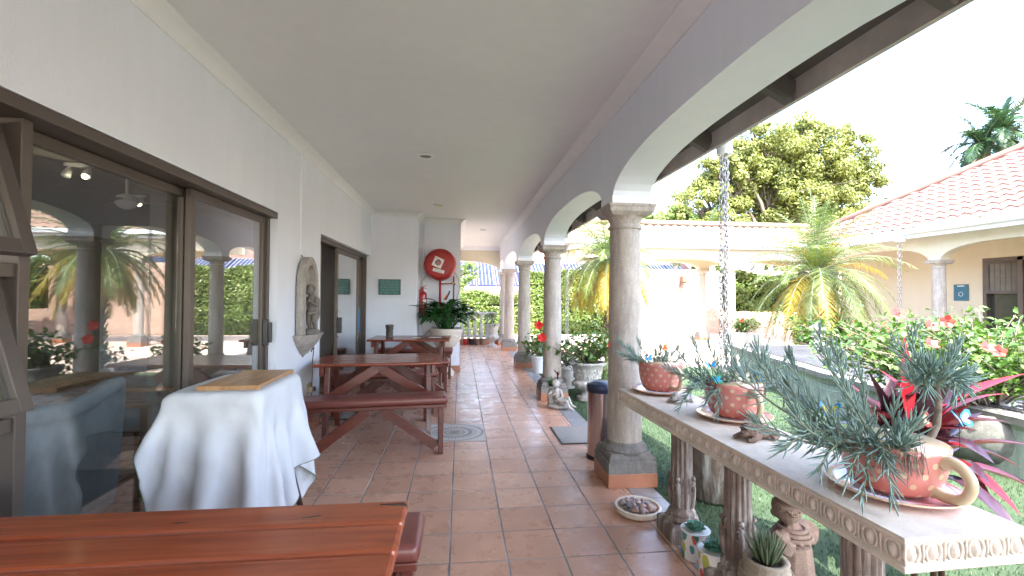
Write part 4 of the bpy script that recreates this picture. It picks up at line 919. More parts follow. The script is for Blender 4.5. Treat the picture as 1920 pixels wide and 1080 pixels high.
cups = [  # label word, centre, r, h, handle angle
    ('large pink polka dot teacup planter nearest the camera', (1.385, 1.380, .757), .144, .156, R(-78), 1),
    ('pink polka dot teacup planter in the middle of the stone table', (1.400, 2.285, .757), .144, .175, R(-88), 2),
    ('pink polka dot teacup planter at the far end of the stone table', (1.30, 2.95, .757), .139, .187, R(-76), 3)]
B3 = [(1.33, 1.42, .87), (1.36, 1.36, .87), (1.30, 1.40, .88), (1.40, 1.44, .87)]
T3 = [(1.00, 1.50, 1.20), (1.08, 1.45, 1.10), (.92, 1.40, .98), (1.25, 1.52, 1.25), (1.19, 1.36, 1.13), (1.12, 1.32, 1.03), (1.00, 1.32, 1.03), (1.35, 1.47, 1.13), (1.29, 1.28, 1.06), (1.14, 1.24, .79), (1.04, 1.27, .86), (1.22, 1.22, .88),
      (1.31, 1.25, 1.0), (1.40, 1.30, 1.0), (1.0, 1.62, 1.10), (1.12, 1.68, 1.16), (1.10, 1.24, .84), (1.21, 1.21, .80), (.97, 1.34, .90), (1.15, 1.55, 1.07), (1.06, 1.38, .97), (1.24, 1.40, 1.08), (1.34, 1.27, .93), (1.27, 1.24, .95), (1.18, 1.3, .97), (1.2, 1.6, 1.16), (1.33, 1.55, 1.2), (1.12, 1.42, 1.05)]
H3 = (1.565, 1.40, 1.08)
HT = [(1.46, 1.43, 1.22), (1.56, 1.46, 1.26), (1.69, 1.43, 1.22), (1.62, 1.39, 1.18), (1.50, 1.36, 1.17), (1.69, 1.40, 1.11), (1.45, 1.38, 1.11), (1.49, 1.36, 1.06), (1.63, 1.36, 1.07), (1.56, 1.33, 1.06), (1.58, 1.5, 1.12), (1.53, 1.38, 1.14)]
B2 = [(1.36, 2.31, .90), (1.40, 2.28, .90), (1.44, 2.33, .90)]
T2 = [(1.10, 2.30, 1.11), (1.22, 2.36, 1.14), (1.39, 2.32, 1.17), (1.60, 2.30, 1.13), (1.67, 2.26, 1.06), (1.19, 2.20, .83), (1.13, 2.25, .88), (1.16, 2.30, .98), (1.28, 2.22, 1.06), (1.50, 2.36, 1.10), (1.33, 2.42, 1.13), (1.07, 2.36, 1.0), (1.22, 2.15, .80), (1.45, 2.22, 1.06), (1.14, 2.2, .93), (1.2, 2.28, 1.04), (1.55, 2.24, 1.05), (1.10, 2.28, .80), (1.42, 2.4, 1.1)]
B1 = [(1.27, 2.97, .92), (1.32, 2.97, .92)]
T1 = [(1.03, 2.95, 1.08), (1.08, 2.90, 1.02), (1.16, 3.00, 1.09), (1.09, 2.95, .97), (1.30, 2.95, 1.05), (1.36, 2.97, 1.08), (1.42, 2.95, 1.04), (1.25, 2.92, 1.02), (1.44, 2.90, 1.0), (1.12, 3.02, 1.03), (1.04, 2.98, 1.0), (1.33, 2.92, 1.0)]
rs = random.Random(77)
ST = {1: [(rs.choice(B3), t_) for t_ in T3] + [(H3, t_) for t_ in HT], 2: [(rs.choice(B2), t_) for t_ in T2], 3: [(rs.choice(B1), t_) for t_ in T1]}
for lab, p, r0, h0, ha, k in cups:
    r1_ = r0; r0 = .149
    s_ = thing('saucer', {1: 'glossy pink saucer under the nearest teacup', 2: 'glossy pink saucer under the middle teacup', 3: 'glossy pink saucer under the far end teacup'}[k], 'saucer', (p[0], p[1], .7505), 0, 'saucers under the teacup planters')
    MB().lathe([(r0 * .55, .0), (r0 * .60, .001), (r0 * .95, .007), (r0 * 1.2, .019), (r0 * 1.215, .023), (r0 * 1.19, .025), (r0 * .95, .013), (r0 * .6, .0066), (.001, .0064)], 56).build('dish', M['pinkglaze'], s_, True, auto=60)
    MB().torus((0, 0, .0235), r0 * 1.205, .0032, None, 1, 56, 8).build('rim', M['creamglaze'], s_, True)
    r0 = r1_; t = thing('teacup_planter', lab, 'planter', p, 0, 'pink teacup planters on the stone table')
    c_ = cup_mb(r0, h0).build('cup', M['dots'], t, True, auto=60)
    MB().lathe([(r0 * .968, h0 + .0035), (r0 * .95, h0 * .97), (r0 * .92, h0 * .8), (r0 * .905, h0 * .79)], 48).build('cup_lining', M['creamglaze'], t, True)
    hd = handle_mb(r0, h0).build('handle', M['creamglaze'], t, True); hd.rotation_euler = (0, 0, ha)
    so_ = MB(); K = 20
    so_.lathe([(r0 * .91, h0 * .80), (r0 * .6, h0 * .83), (r0 * .3, h0 * .84), (.001, h0 * .85)], 32, wob=lambda a_, z: 1 + .02 * math.sin(5 * a_)); so_.build('soil', M['soil'], t, True)
    senecio(t, ST[k], 20 + k, p, {1: (.062, .092), 2: (.052, .074), 3: (.046, .064)}[k])
# thick bare trunk of the big plant, dry roots
big = MB(); big.tube([(1.475, 1.39, .87), (1.53, 1.395, .89), (1.57, 1.40, .95), (1.578, 1.40, 1.03), (1.565, 1.40, 1.09)], [.013, .012, .011, .010, .009], 8)
C_ = [o for o in C.objects if o.name.startswith('teacup_planter')][0]
bo = big.build('bare_trunk', M['bark'], C_, True); bo.location = (-cups[0][1][0], -cups[0][1][1], -cups[0][1][2])
dr = MB(); rr = random.Random(9)
for i in range(60):
    x = rr.uniform(-.125, -.04); y = -math.sqrt(max(0, .145 ** 2 - x * x)) - rr.uniform(0, .01); z = .15 + rr.uniform(-.02, .02); dr.tube([(x + .02, y + .02, z + .02), (x, y, z), (x + rr.uniform(-.01, .01), y - .004, z - rr.uniform(.02, .07))], .0009, 4)
dr.build('dry_roots', mat('dry_roots', (.22, .17, .14), .9), C_)
butterfly((1.548, 1.31, .990), R(8), R(55), M['bfblue'], M['white'], 'bright blue butterfly on a wire in the nearest teacup', .95, .11)
butterfly((1.42, 1.32, .985), R(10), R(50), M['pinkpetal'], M['bfyellow'], 'pink and yellow butterfly among stems of the nearest teacup', .9, .09)
butterfly((1.20, 1.42, 1.0), R(-30), R(60), M['bfblue'], M['yellow'], 'blue and yellow butterfly half hidden in the nearest plant', .8, .09)
butterfly((1.265, 2.22, .955), R(20), R(50), M['bfgreen'], M['bfblue'], 'green butterfly at the left rim of the middle teacup', .9, .06)
butterfly((1.40, 2.21, .965), R(-10), R(50), M['bfyellow'], M['white'], 'cream butterfly at the centre of the middle teacup', 1.0, .07)
butterfly((1.485, 2.23, .965), R(60), R(65), M['bfblue'], M['yellow'], 'blue and yellow butterfly at the right rim of the middle teacup', 1.0, .07)
butterfly((1.225, 2.2, 1.03), R(0), R(45), M['bfyellow'], M['bfblue'], 'pale blue speckled butterfly above the middle teacup rim', 1.0, .1)
butterfly((1.368, 2.22, 1.045), R(50), R(70), M['white'], M['bfyellow'], 'white folded butterfly standing up in the middle teacup', 1.0, .1)
butterfly((1.19, 2.90, .972), R(20), R(60), M['white'], M['bfblue'], 'white and blue butterfly in the far teacup', 1.1, .05)
butterfly((1.294, 2.90, 1.033), R(20), R(30), M['bfyellow'], M['orange'], 'yellow butterfly above the far teacup', 1.1, .1)
# small stone figures on the slab
def animal(loc, rz, m, label, cat, name, s=1.0, curly=False):
    t = thing(name, label, cat, loc, rz); b = MB()
    b.ball((.02, 0, .022 * s), (.055 * s, .032 * s, .022 * s)); b.ball((-.045 * s, -.004, .032 * s), (.027 * s, .026 * s, .025 * s)); b.ball((-.068 * s, -.006, .024 * s), (.014 * s, .016 * s, .011 * s))
    for sg_ in (-1, 1):
        b.tube([(-.02 * s, sg_ * .024 * s, .018 * s), (-.055 * s, sg_ * .032 * s, .009 * s), (-.078 * s, sg_ * .028 * s, .007 * s)], [.012 * s, .009 * s, .007 * s], 8)
        b.ball((.045 * s, sg_ * .032 * s, .016 * s), (.024 * s, .012 * s, .016 * s)); b.tube([(.05 * s, sg_ * .036 * s, .008 * s), (.025 * s, sg_ * .044 * s, .006 * s)], .007 * s, 8)
        b.ball((-.038 * s, sg_ * .026 * s, .030 * s), (.011 * s, .006 * s, .019 * s)); b.ball((-.062 * s, sg_ * .012 * s, .042 * s), .006 * s, 8, 6)
    fuse(b.build('body', m, t), .003, 2)
    q = MB()
    for sg_ in (-1, 1): q.ball((-.067 * s, sg_ * .012 * s, .042 * s), .0034 * s, 8, 6)
    q.ball((-.081 * s, -.006, .028 * s), .0045 * s, 8, 6); q.build('face', M['black'], t, True)
    if curly:
        q = MB(); rr = random.Random(2)
        for i in range(30): v = rv(); v.x = abs(v.x) * .5; v.z = abs(v.z); q.torus((-.042 * s + v.x * .02, v.y * .028 * s, .036 * s + v.z * .02 * s), .006 * s, .0026 * s, v.to_track_quat('Z', 'Y').to_matrix(), 1, 8, 5)
        q.build('curly_fur', m, t, True)
    return t
animal((1.305, 2.66, .751), R(25), M['toad'], 'small speckled white stone puppy lying between the far teacups', 'figurine', 'puppy_figurine', 1.15)
animal((1.30, 1.94, .751), R(15), M['clay'], 'brown curly stone puppy lying near the middle saucer', 'figurine', 'puppy_figurine', 1.25, True)

# pots under the console
def rosette(parent, z, n=34, s=1.0, m='rosette'):
    q = MB()
    for i in range(n):
        a_ = i * 2.4; t_ = i / n; el = R(78 - 68 * t_); L = (.016 + .034 * t_) * s; d = Vector((math.cos(a_) * math.cos(el), math.sin(a_) * math.cos(el), math.sin(el)))
        q.leaf((0.004 * math.cos(a_), .004 * math.sin(a_), z + .012 * (1 - t_)), d, (0, 0, 1), L, L * .9, -.35, 5, 'oval', .35)
    o_ = q.build('rosette', M[m], parent, True); sdf = o_.modifiers.new('th', 'SOLIDIFY'); sdf.thickness = .0025; return o_
def tin(loc, lab, sc_=1.0):
    t = thing('succulent_tin', lab, 'plant pot', loc, 0, 'painted tins with green rosettes')
    MB().lathe([(.068, .001), (.068, .005), (.072, .14), (.074, .142), (.070, .144), (.068, .12)], 40).build('tin', M['print'], t, True, auto=40)
    MB().lathe([(.0745, .139), (.076, .143), (.0735, .147), (.070, .145)], 40).build('rim', M['gutter'], t, True)
    q = MB(); rr = random.Random(6)
    for i in range(70): a_ = rr.random() * 6.28; r_k = .062 * math.sqrt(rr.random()); q.ball((r_k * math.cos(a_), r_k * math.sin(a_), .126), rr.uniform(.006, .012), 6, 5)
    q.build('gravel', M['pebble'], t, True); rosette(t, .138, 34, 1.35); return t
tin((1.245, 2.385, 0), 'painted white tin with green rosette, the farther of the two')
tin((1.235, 2.185, 0), 'painted white tin with green rosette, nearer, beside the middle pedestal').rotation_euler = (0, 0, 2)
t = thing('basket_pot', 'cream woven basket pot of grey green aloe under the table', 'plant pot', (1.30, 1.885, 0)); t.scale = (.86, .86, 1.32)
MB().lathe([(.07, .001), (.10, .02), (.118, .08), (.12, .13), (.108, .17), (.10, .185), (.104, .195), (.098, .20), (.078, .198), (.07, .185), (.065, .15)], 64, wob=lambda a_, z: 1 + (.02 * math.sin(18 * a_ + 9 * math.sin(z * 160)) if z < .165 else .003 * math.sin(60 * a_))).build('pot', M['basket'], t, True)
q = MB(); rr = random.Random(8)
for k in range(9):
    for i in range(46): a_ = i / 46 * 2 * PI + (k % 2) * .07; z = .02 + k * .0175; r_k = .103 + .022 * math.sin(min(1, (z) / .16) * PI * .8); q.ball((r_k * math.cos(a_), r_k * math.sin(a_), z), (.006, .011, .006), 6, 4, Matrix.Rotation(a_, 3, 'Z') @ Matrix.Rotation(.5 * (1 if k % 2 else -1), 3, 'X'))
q.build('weave', M['basket'], t, True); MB().lathe([(.074, .18), (.04, .183), (.001, .184)], 24).build('soil', M['soil'], t)
q = MB()
for i in range(44): a_ = i * 2.4; t_ = i / 44; d = Vector((math.cos(a_) * (.15 + .6 * t_), math.sin(a_) * (.15 + .6 * t_), 1)); q.tube([(.03 * math.cos(a_) * t_, .03 * math.sin(a_) * t_, .18)] + [Vector((.04 * math.cos(a_) * t_, .04 * math.sin(a_) * t_, .18)) + d.normalized() * L_ for L_ in (.03, .06, .09, .105)], [.005, .006, .005, .003, .0006], 5)
q.build('leaves', M['aloe'], t, True)
# clay boy with hat
bh = thing('boy_statue', 'brown clay curly haired boy statue holding up a brimmed hat pot', 'statue', (1.535, 2.04, 0), R(25))
MB().lathe([(.13, 0), (.13, .05), (.10, .07)], 24).build('base', M['clay'], bh, True, auto=40)
figure('body', M['clay'], bh, dict(head=(0, .02, .385), head_r=.062, face=(0, 1, -.2), neck=(0, 0, .31), chest=(0, 0, .26), belly=(0, .0, .18), hip=(0, 0, .12),
    sh_l=(.085, 0, .28), el_l=(.125, .03, .19), wr_l=(.06, .08, .15), sh_r=(-.085, 0, .28), el_r=(-.13, .03, .19), wr_r=(-.06, .08, .15),
    hp_l=(.05, .02, .10), kn_l=(.06, .11, .12), an_l=(.05, .10, .05), hp_r=(-.05, .02, .10), kn_r=(-.06, .11, .12), an_r=(-.05, .10, .05), toe=(0, 1, 0),
    extra=[([(.09, -.02, .29), (.11, .0, .24)], [.05, .055]), ([(-.09, -.02, .29), (-.11, .0, .24)], [.05, .055]), ([(0, 0, .24), (0, 0, .1)], [.08, .095])]), vox=.0045, curl=120)
q = MB()
for k_ in range(3): q.torus((0, 0, .305 - .016 * k_), .055 + .012 * k_, .011, None, 1, 40, 6)
for k_ in range(14): q.ball((.078 * math.cos(k_ * .449), .078 * math.sin(k_ * .449), .268), (.016, .016, .012), 8, 6)
q.build('ruffled_collar', M['clay'], bh, True)
q = MB(); q.lathe([(.062, .42), (.065, .46), (.085, .475), (.096, .485), (.092, .492), (.062, .484), (.052, .44), (.001, .425)], 36, wob=lambda a_, z: 1 + .05 * math.sin(3 * a_)); q.build('hat', M['clay'], bh, True)

# barrel planter, bowl, cordyline, hibiscus
t = thing('barrel_planter', 'tall weathered ribbed barrel planter behind the stone table', 'planter', (1.76, 3.12, 0))
MB().lathe([(.155, -.01), (.175, .01), (.20, .2), (.215, .42), (.22, .58), (.235, .60), (.235, .63), (.21, .63), (.20, .5)], 64, wob=lambda a_, z: 1 + .018 * math.sin(18 * a_)).build('barrel', M['barrel'], t, True)
MB().lathe([(.205, .57), (.001, .575)], 24).build('soil', M['soil'], t)
bw = thing('bowl_planter', 'wide round mottled stone bowl planter at the right edge', 'planter', (4.55, 3.62, 0))
MB().lathe([(.25, -.01), (.40, .05), (.48, .16), (.50, .28), (.47, .38), (.43, .43), (.40, .42), (.38, .36)], 56).build('bowl', stone('mottled_bowl', (.20, .205, .19), .35, .5, .01, 7), bw, True)
MB().lathe([(.40, .37), (.001, .385)], 24).build('soil', M['soil'], bw)
def flower(mb, c, s, d):
    d = Vector(d).normalized(); o1 = d.orthogonal().normalized(); o2 = d.cross(o1)
    for k in range(5):
        a_ = k * 2 * PI / 5; sd_ = (o1 * math.cos(a_) + o2 * math.sin(a_)); mb.leaf(c, sd_ + d * .45, d, s, s * .95, 0, 4, 'oval', -.25)
    for k in range(4): mb.quadleaf(Vector(c) + d * s * .35 + rv(s * .1), rv(), s * .4, s * .3, k)
def shrub(parent, c, rx, ry, z0, z1, nb, nl, ls, m, seed, root=(0, 0, .3), flowers=0, fm='petal', fs=.05, tw=.008):
    rr = random.Random(seed); br = MB(); lf = MB(); fl = MB(); tips = []
    for i in range(nb):
        a_ = rr.random() * 6.28; rad = math.sqrt(rr.random()); e = Vector((c[0] + rx * rad * math.cos(a_), c[1] + ry * rad * math.sin(a_), z0 + (z1 - z0) * (rr.random() ** .7) * (1 - .35 * rad)))
        r0_ = Vector(root) + Vector((rr.uniform(-.04, .04), rr.uniform(-.04, .04), 0)); mid = r0_.lerp(e, .5) + Vector((rr.uniform(-.1, .1), rr.uniform(-.1, .1), rr.uniform(-.02, .12)))
        pts = [r0_, r0_.lerp(mid, .55) + Vector((0, 0, .02)), mid, mid.lerp(e, .5) + Vector((0, 0, .02)), e]; br.tube(pts, [tw, tw * .8, tw * .6, tw * .45, tw * .3], 5); tips.append(e)
        for k in range(nl):
            u = .35 + .65 * rr.random(); i_ = min(3, int(u * 4)); q_ = pts[i_].lerp(pts[i_ + 1], u * 4 - i_) + Vector((rr.gauss(0, 1), rr.gauss(0, 1), rr.gauss(0, 1))) * ls * .9
            d = Vector((rr.gauss(0, 1), rr.gauss(0, 1), rr.gauss(.1, .6))); s2 = ls * rr.uniform(.6, 1.2); lf.leaf(q_, d, (rr.gauss(0, .5), rr.gauss(0, .5), 1), s2, s2 * .68, .5, 3, 'oval', .3)
    br.build('branches', M['bark'], parent, True); lf.build('foliage', M[m], parent, True)
    if flowers:
        for i in range(flowers):
            e = rr.choice(tips); flower(fl, e + Vector((rr.uniform(-.03, .03), rr.uniform(-.06, 0), .03)), fs, (rr.gauss(0, .5), -1, rr.gauss(.3, .4)))
        fl.build('flowers', M[fm], parent, True)
t = thing('hibiscus_shrub', 'leafy hibiscus shrub with coral pink flowers by the pond', 'shrub', (4.55, 3.62, 0))
shrub(t, (-.35, -.05, 0), 1.45, .60, .84, 1.30, 210, 52, .052, 'hibleaf', 31, (0, 0, .38), 0, tw=.010)
for p in ((-1.69, -.82, 1.262), (-1.45, -.82, 1.184), (-1.47, -.84, 1.068), (-1.33, -.82, 1.216), (-1.03, -.82, 1.041), (-.94, -.82, 1.012)):
    fl = MB(); flower(fl, p, .050, (-.5 + random.uniform(-.6, .6), -1, random.uniform(-.1, .9))); fl.build('flower', M['pinkpetal'], t, True)
def strap_plant(parent, stems, seed, nl, L, W, mats, tilt=(.2, 1.2)):
    rr = random.Random(seed); q = [MB(), MB()]; st = MB()
    for p0, p1 in stems:
        p0 = Vector(p0); p1 = Vector(p1); st.tube([p0, p0.lerp(p1, .5) + Vector((.015, 0, 0)), p1], [.013, .011, .009], 8)
        for k in range(nl):
            t_ = k / nl; a_ = k * 2.4 + rr.uniform(-.2, .2); el = R(88 - 95 * (1 - t_) ** .9 - 8); el = R(2 + 80 * t_ ** 1.1)
            d = Vector((math.cos(a_) * math.cos(el), math.sin(a_) * math.cos(el), math.sin(el))); ll = L * rr.uniform(.75, 1.1) * (1 - .3 * t_)
            q[rr.random() < (.5)].leaf(p0.lerp(p1, .72 + .28 * t_), d, (0, 0, 1), ll, W * rr.uniform(.8, 1.15), .8 * (1 - t_) + .3, 7, 'oval', .35)
    st.build('stem', M['cart'], parent, True); q[0].build('leaves', M[mats[0]], parent, True); q[1].build('dark_leaves', M[mats[1]], parent, True)
t = thing('cordyline_plant', 'crimson and purple cordyline plant growing behind the largest teacup', 'plant', (2.14, 1.93, 0))
strap_plant(t, [((0, 0, -.01), (-.02, .0, .88)), ((.06, .02, -.01), (.10, .06, .74)), ((-.03, .05, -.01), (-.10, .12, .80))], 12, 19, .38, .088, ('cordy', 'cordy2'))
q = MB()   # the tall red leaf and the long one reaching right
q.leaf((-.10, .02, .82), (-.05, 0, 1), (0, -1, 0), .38, .075, 0, 7, 'oval', .3); q.leaf((.0, 0, .86), (.85, -.1, .45), (0, 0, 1), .46, .075, .2, 7, 'oval', .3); q.leaf((.05, 0, .84), (.9, .1, .42), (0, 0, 1), .42, .03, .45, 7, 'oval', .3); q.leaf((0, 0, .80), (.6, -.1, .6), (0, 0, 1), .3, .04, .0, 7, 'oval', .3)
q.build('young_leaves', leafmat('bright_red_leaf', (.36, .012, .022), (.22, .01, .018), (.42, .02, .035), .3, .25), t, True)

# ---------------------------------------------------------------- cherub group by the second column, urns
cg = thing('cherub_figure', 'pale reclining cherub figure holding a small plant by the second column', 'statue', (1.20, 5.66, 0), R(-20))
q = MB(); q.ball((.0, .02, .03), (.15, .09, .04)); q.ball((-.09, .04, .12), (.055, .055, .13)); fuse(q.build('rock', M['niche'], cg), .01, 3)
figure('body', M['niche'], cg, dict(head=(-.03, -.02, .30), head_r=.048, face=(.3, -.9, 0), neck=(-.03, 0, .245), chest=(-.02, -.01, .20), belly=(.0, -.02, .14), hip=(.03, -.02, .10),
    sh_l=(.03, -.02, .22), el_l=(.06, -.07, .16), wr_l=(.02, -.09, .14), sh_r=(-.085, -.01, .21), el_r=(-.11, -.05, .16), wr_r=(-.06, -.07, .18),
    hp_l=(.06, -.02, .10), kn_l=(.13, -.05, .15), an_l=(.17, -.05, .06), hp_r=(.05, -.06, .09), kn_r=(.12, -.10, .11), an_r=(.15, -.11, .04), toe=(1, -.2, -.2)), vox=.006)
q = MB(); rr = random.Random(3)
for i in range(40): q.leaf((-.09, .03, .26), (rr.gauss(0, .6), rr.gauss(0, .5), abs(rr.gauss(.8, .5))), (0, 0, 1), rr.uniform(.07, .15), .03, .4, 3)
q.build('foliage', M['hibleaf'], cg, True)
q = MB()
for i in range(16): q.leaf((-.02, .03, .34 + .008 * i), (rr.gauss(0, .8), rr.gauss(0, .5), .6), (0, 0, 1), .07, .022, .1, 3)
q.build('red_leaves', M['cordy'], cg, True)
def urn_mb(R0, H, flute=14):
    pr = [(R0 * .62, 0), (R0 * .62, H * .09), (R0 * .42, H * .12), (R0 * .3, H * .2), (R0 * .32, H * .26), (R0 * .6, H * .30), (R0 * .86, H * .38), (R0 * .88, H * .46), (R0 * .7, H * .52), (R0 * .72, H * .56), (R0 * .82, H * .78), (R0 * .88, H * .88), (R0 * 1.0, H * .93), (R0 * 1.0, H * .98), (R0 * .9, H), (R0 * .84, H * .97), (R0 * .8, H * .85)]
    return MB().lathe(pr, 72, wob=lambda a_, z: 1 + (.05 * (abs(math.sin(flute / 2 * a_)) - .5) if H * .27 < z < H * .50 else 0))
def urn(loc, R0, H, lab, m='urn', name='stone_urn', group='carved urn planters'):
    t = thing(name, lab, 'urn', loc, 0, group); urn_mb(R0, H).build('bowl', M[m], t, True, auto=60)
    q = MB(); rr = random.Random(1)
    for i in range(90):
        a_ = rr.random() * 6.28; u = rr.random(); r_k = R0 * (.74 + .1 * u); z = H * (.58 + .26 * u); q.ball((r_k * math.cos(a_), r_k * math.sin(a_), z), (R0 * .05, R0 * .09, R0 * .035), 6, 4, Matrix.Rotation(a_, 3, 'Z') @ Matrix.Rotation(rr.random() * 3, 3, 'X'))
    q.build('carving', M[m], t, True); q = MB()
    for i in range(36): a_ = i / 36 * 2 * PI; q.tube([(R0 * 1.0 * math.cos(a_), R0 * 1.0 * math.sin(a_), H * .93), (R0 * 1.03 * math.cos(a_ + .1), R0 * 1.03 * math.sin(a_ + .1), H * .985)], R0 * .035, 6)
    q.build('rope_rim', M[m], t, True); MB().lathe([(R0 * .85, H * .93), (.001, H * .94)], 20).build('soil', M['soil'], t); return t
urn((1.70, 6.15, 0), .235, .50, 'carved grey urn with hibiscus, beside the second column')
t = thing('hibiscus_plant', 'branching hibiscus in the carved urn beside the second column', 'plant', (1.70, 6.15, .46))
shrub(t, (.0, 0, 0), .52, .35, .12, .48, 34, 14, .085, 'hibleaf', 41, (0, 0, 0), 1, 'petal', .05, .010)
q = MB(); q.tube([(-.1, 0, .0), (-.3, -.05, .15), (-.5, -.1, .25), (-.78, -.15, .27)], [.012, .009, .006, .004], 6); q.build('long_branch', M['bark'], t, True)
q = MB()
for i in range(16): q.leaf((-.55 - i * .018, -.12, .26), (rr.gauss(-.3, .6), rr.gauss(0, .5), rr.gauss(0, .5)), (0, 0, 1), .10, .055, .5, 4)
q.build('branch_leaves', M['hibleaf'], t, True)
for p in ((-.64, -.12, .37), (-.68, -.1, .53)): q = MB(); flower(q, p, .07, (-.2, -1, .2)); q.build('flower', M['petal'], t, True)
t = thing('white_pot', 'plain white pot with red flowering plant between the second and third columns', 'plant pot', (1.42, 8.35, 0))
MB().lathe([(.10, 0), (.14, .26), (.155, .27), (.155, .30), (.13, .30)], 32).build('pot', M['gutter'], t, True, auto=40); shrub(t, (0, 0, 0), .3, .3, .35, .72, 26, 16, .085, 'hibleaf', 43, (0, 0, .28), 4, 'petal', .05)
t = thing('white_pot', 'white pot with blue tint half hidden behind the second column', 'plant pot', (1.62, 6.95, 0))
MB().lathe([(.10, 0), (.14, .28), (.155, .29), (.155, .34), (.13, .34)], 32).build('pot', M['impost'], t, True, auto=40); shrub(t, (0, 0, 0), .3, .25, .4, .62, 18, 14, .07, 'hibleaf', 44, (0, 0, .3), 2, 'petal', .04)
t = thing('flower_bush', 'low bush with red flowers growing on the lawn behind the nearest column', 'shrub', (2.05, 6.6, 0))
shrub(t, (0, 0, 0), .42, .3, .1, .55, 40, 16, .06, 'hibleaf', 45, (0, 0, 0), 5, 'petal', .035)
# peace lily urn in front of the hose wall
t = thing('pedestal_urn', 'tall cream pedestal urn in front of the fire hose wall', 'urn', (-.24, 8.22, 0))
MB().lathe([(.145, .001), (.15, .05), (.13, .09), (.10, .12), (.075, .18), (.085, .22), (.075, .25), (.09, .30), (.07, .34), (.09, .38), (.115, .42), (.10, .45), (.16, .49), (.22, .58), (.265, .68), (.275, .74), (.29, .76), (.29, .80), (.27, .81), (.25, .79), (.24, .7)], 56).build('urn_body', M['slab'], t, True, auto=60)
q = MB()
for i in range(16): a_ = i / 16 * 2 * PI; q.torus((.262 * math.cos(a_), .262 * math.sin(a_), .695), .032, .008, Matrix.Rotation(a_, 3, 'Z') @ Matrix.Rotation(PI / 2, 3, 'Y'), 1, 10, 5)
q.build('carved_swags', M['slab'], t, True); MB().lathe([(.26, .75), (.001, .77)], 20).build('soil', M['soil'], t)
t = thing('peace_lily', 'lush dark green broad leaved plant in the pedestal urn', 'plant', (-.24, 8.22, .75)); t.scale = (1.12, 1.12, 1.2)
q = MB(); st = MB(); rr = random.Random(17)
for i in range(110):
    a_ = rr.random() * 6.28; el = R(rr.uniform(38, 86)); L1 = rr.uniform(.22, .44); d = Vector((math.cos(a_) * math.cos(el), math.sin(a_) * math.cos(el), math.sin(el))); b_ = Vector((rr.uniform(-.1, .1), rr.uniform(-.1, .1), 0)); e = b_ + d * L1
    st.tube([b_, b_ + d * L1 * .5 + Vector((0, 0, .02)), e], .0045, 5); d2 = Vector((math.cos(a_), math.sin(a_), rr.uniform(-.1, .9))); q.leaf(e, d2, (0, 0, 1), rr.uniform(.22, .33), rr.uniform(.10, .14), .75, 6, 'oval', .28)
for i in range(3): a_ = PI + i * .4; q.leaf((-.1, -.05, .02), (math.cos(a_), -.3, .5), (0, 0, 1), .3, .03, 1.6, 6)
st.build('stalks', M['lily'], t, True); q.build('leaves', M['lily'], t, True)

# balustrade and its pots
t = thing('balustrade', 'cream stone balustrade closing the far end of the veranda', 'balustrade', (0, 13.42, 0))
MB().box(-.9, 1.06, -.09, .09, .84, .91).build('rail', M['urn'], t, bevel=.01); MB().box(-.9, 1.06, -.09, .09, .001, .14).build('plinth', M['terra'], t, bevel=.005)
bm_ = MB().lathe([(.055, .14), (.055, .18), (.035, .20), (.045, .26), (.062, .36), (.05, .48), (.03, .62), (.027, .70), (.04, .73), (.03, .75), (.052, .80), (.052, .84)], 16); e0 = None
for k in range(11):
    x = -.8 + k * .175
    if e0 is None: e0 = bm_.build('baluster', M['urn'], t, True, auto=60); e0.location = (x, 0, 0)
    else: e = e0.copy(); C.objects.link(e); e.parent = t; e.location = (x, 0, 0)
urn((.86, 12.65, 0), .20, .62, 'carved grey urn in front of the balustrade')
t = thing('urn_plant', 'small leafy plant in the urn by the balustrade', 'plant', (.86, 12.65, .56)); shrub(t, (0, 0, 0), .2, .16, .05, .22, 14, 8, .09, 'hibleaf', 51)
for k, (x, m, lb) in enumerate(((.16, 'redgloss', 'small red pot at the foot of the balustrade'), (.33, 'black', 'small black pot at the foot of the balustrade'), (.5, 'clay', 'brown clay pot at the foot of the balustrade'), (.66, 'clay', 'dusty brown clay pot next to the balustrade urn'))):
    t = thing('flower_pot', lb, 'plant pot', (x, 13.22, 0), 0, 'small pots along the balustrade'); MB().lathe([(.055, .001), (.08, .15), (.085, .15), (.085, .17), (.07, .17), (.06, .1)], 20).build('pot', M[m], t, True, auto=40)

# ---------------------------------------------------------------- pond
t = thing('pond', 'raised stone rimmed pond covered with dark netting', 'pond')
PO = [(4.27, 3.0), (4.30, 4.3), (4.42, 5.3), (4.62, 6.1), (4.85, 7.2), (5.2, 8.6), (6.6, 8.4), (8.4, 8.0), (8.6, 5.5), (8.4, 3.0), (6.5, 2.6)]
cx_, cy_ = 6.4, 5.6
def ring(mb, sc0, sc1, z0, z1, zz=None):
    n_ = len(PO); vs = []
    for sc_, z in ((sc0, z0), (sc1, z1)):
        for x, y in PO: d = Vector((x - cx_, y - cy_)); L_ = d.length; d = d * ((L_ - sc_) / L_); vs.append((cx_ + d.x, cy_ + d.y, z))
    mb.add(vs, [(i, (i + 1) % n_, n_ + (i + 1) % n_, n_ + i) for i in range(n_)])
q = MB(); ring(q, 0, 0, -.02, .40); q.build('wall', M['pondwall'], t)
q = MB(); ring(q, -.05, -.05, .40, .46); ring(q, -.05, .32, .46, .465); ring(q, .32, .32, .465, .30); ring(q, 0, -.05, .40, .40); q.build('rim', M['pondrim'], t)
q = MB(); q.add([(cx_ + (x - cx_) * .93, cy_ + (y - cy_) * .93, .30) for x, y in PO], [tuple(range(len(PO)))]); q.build('water', M['pondwater'], t)
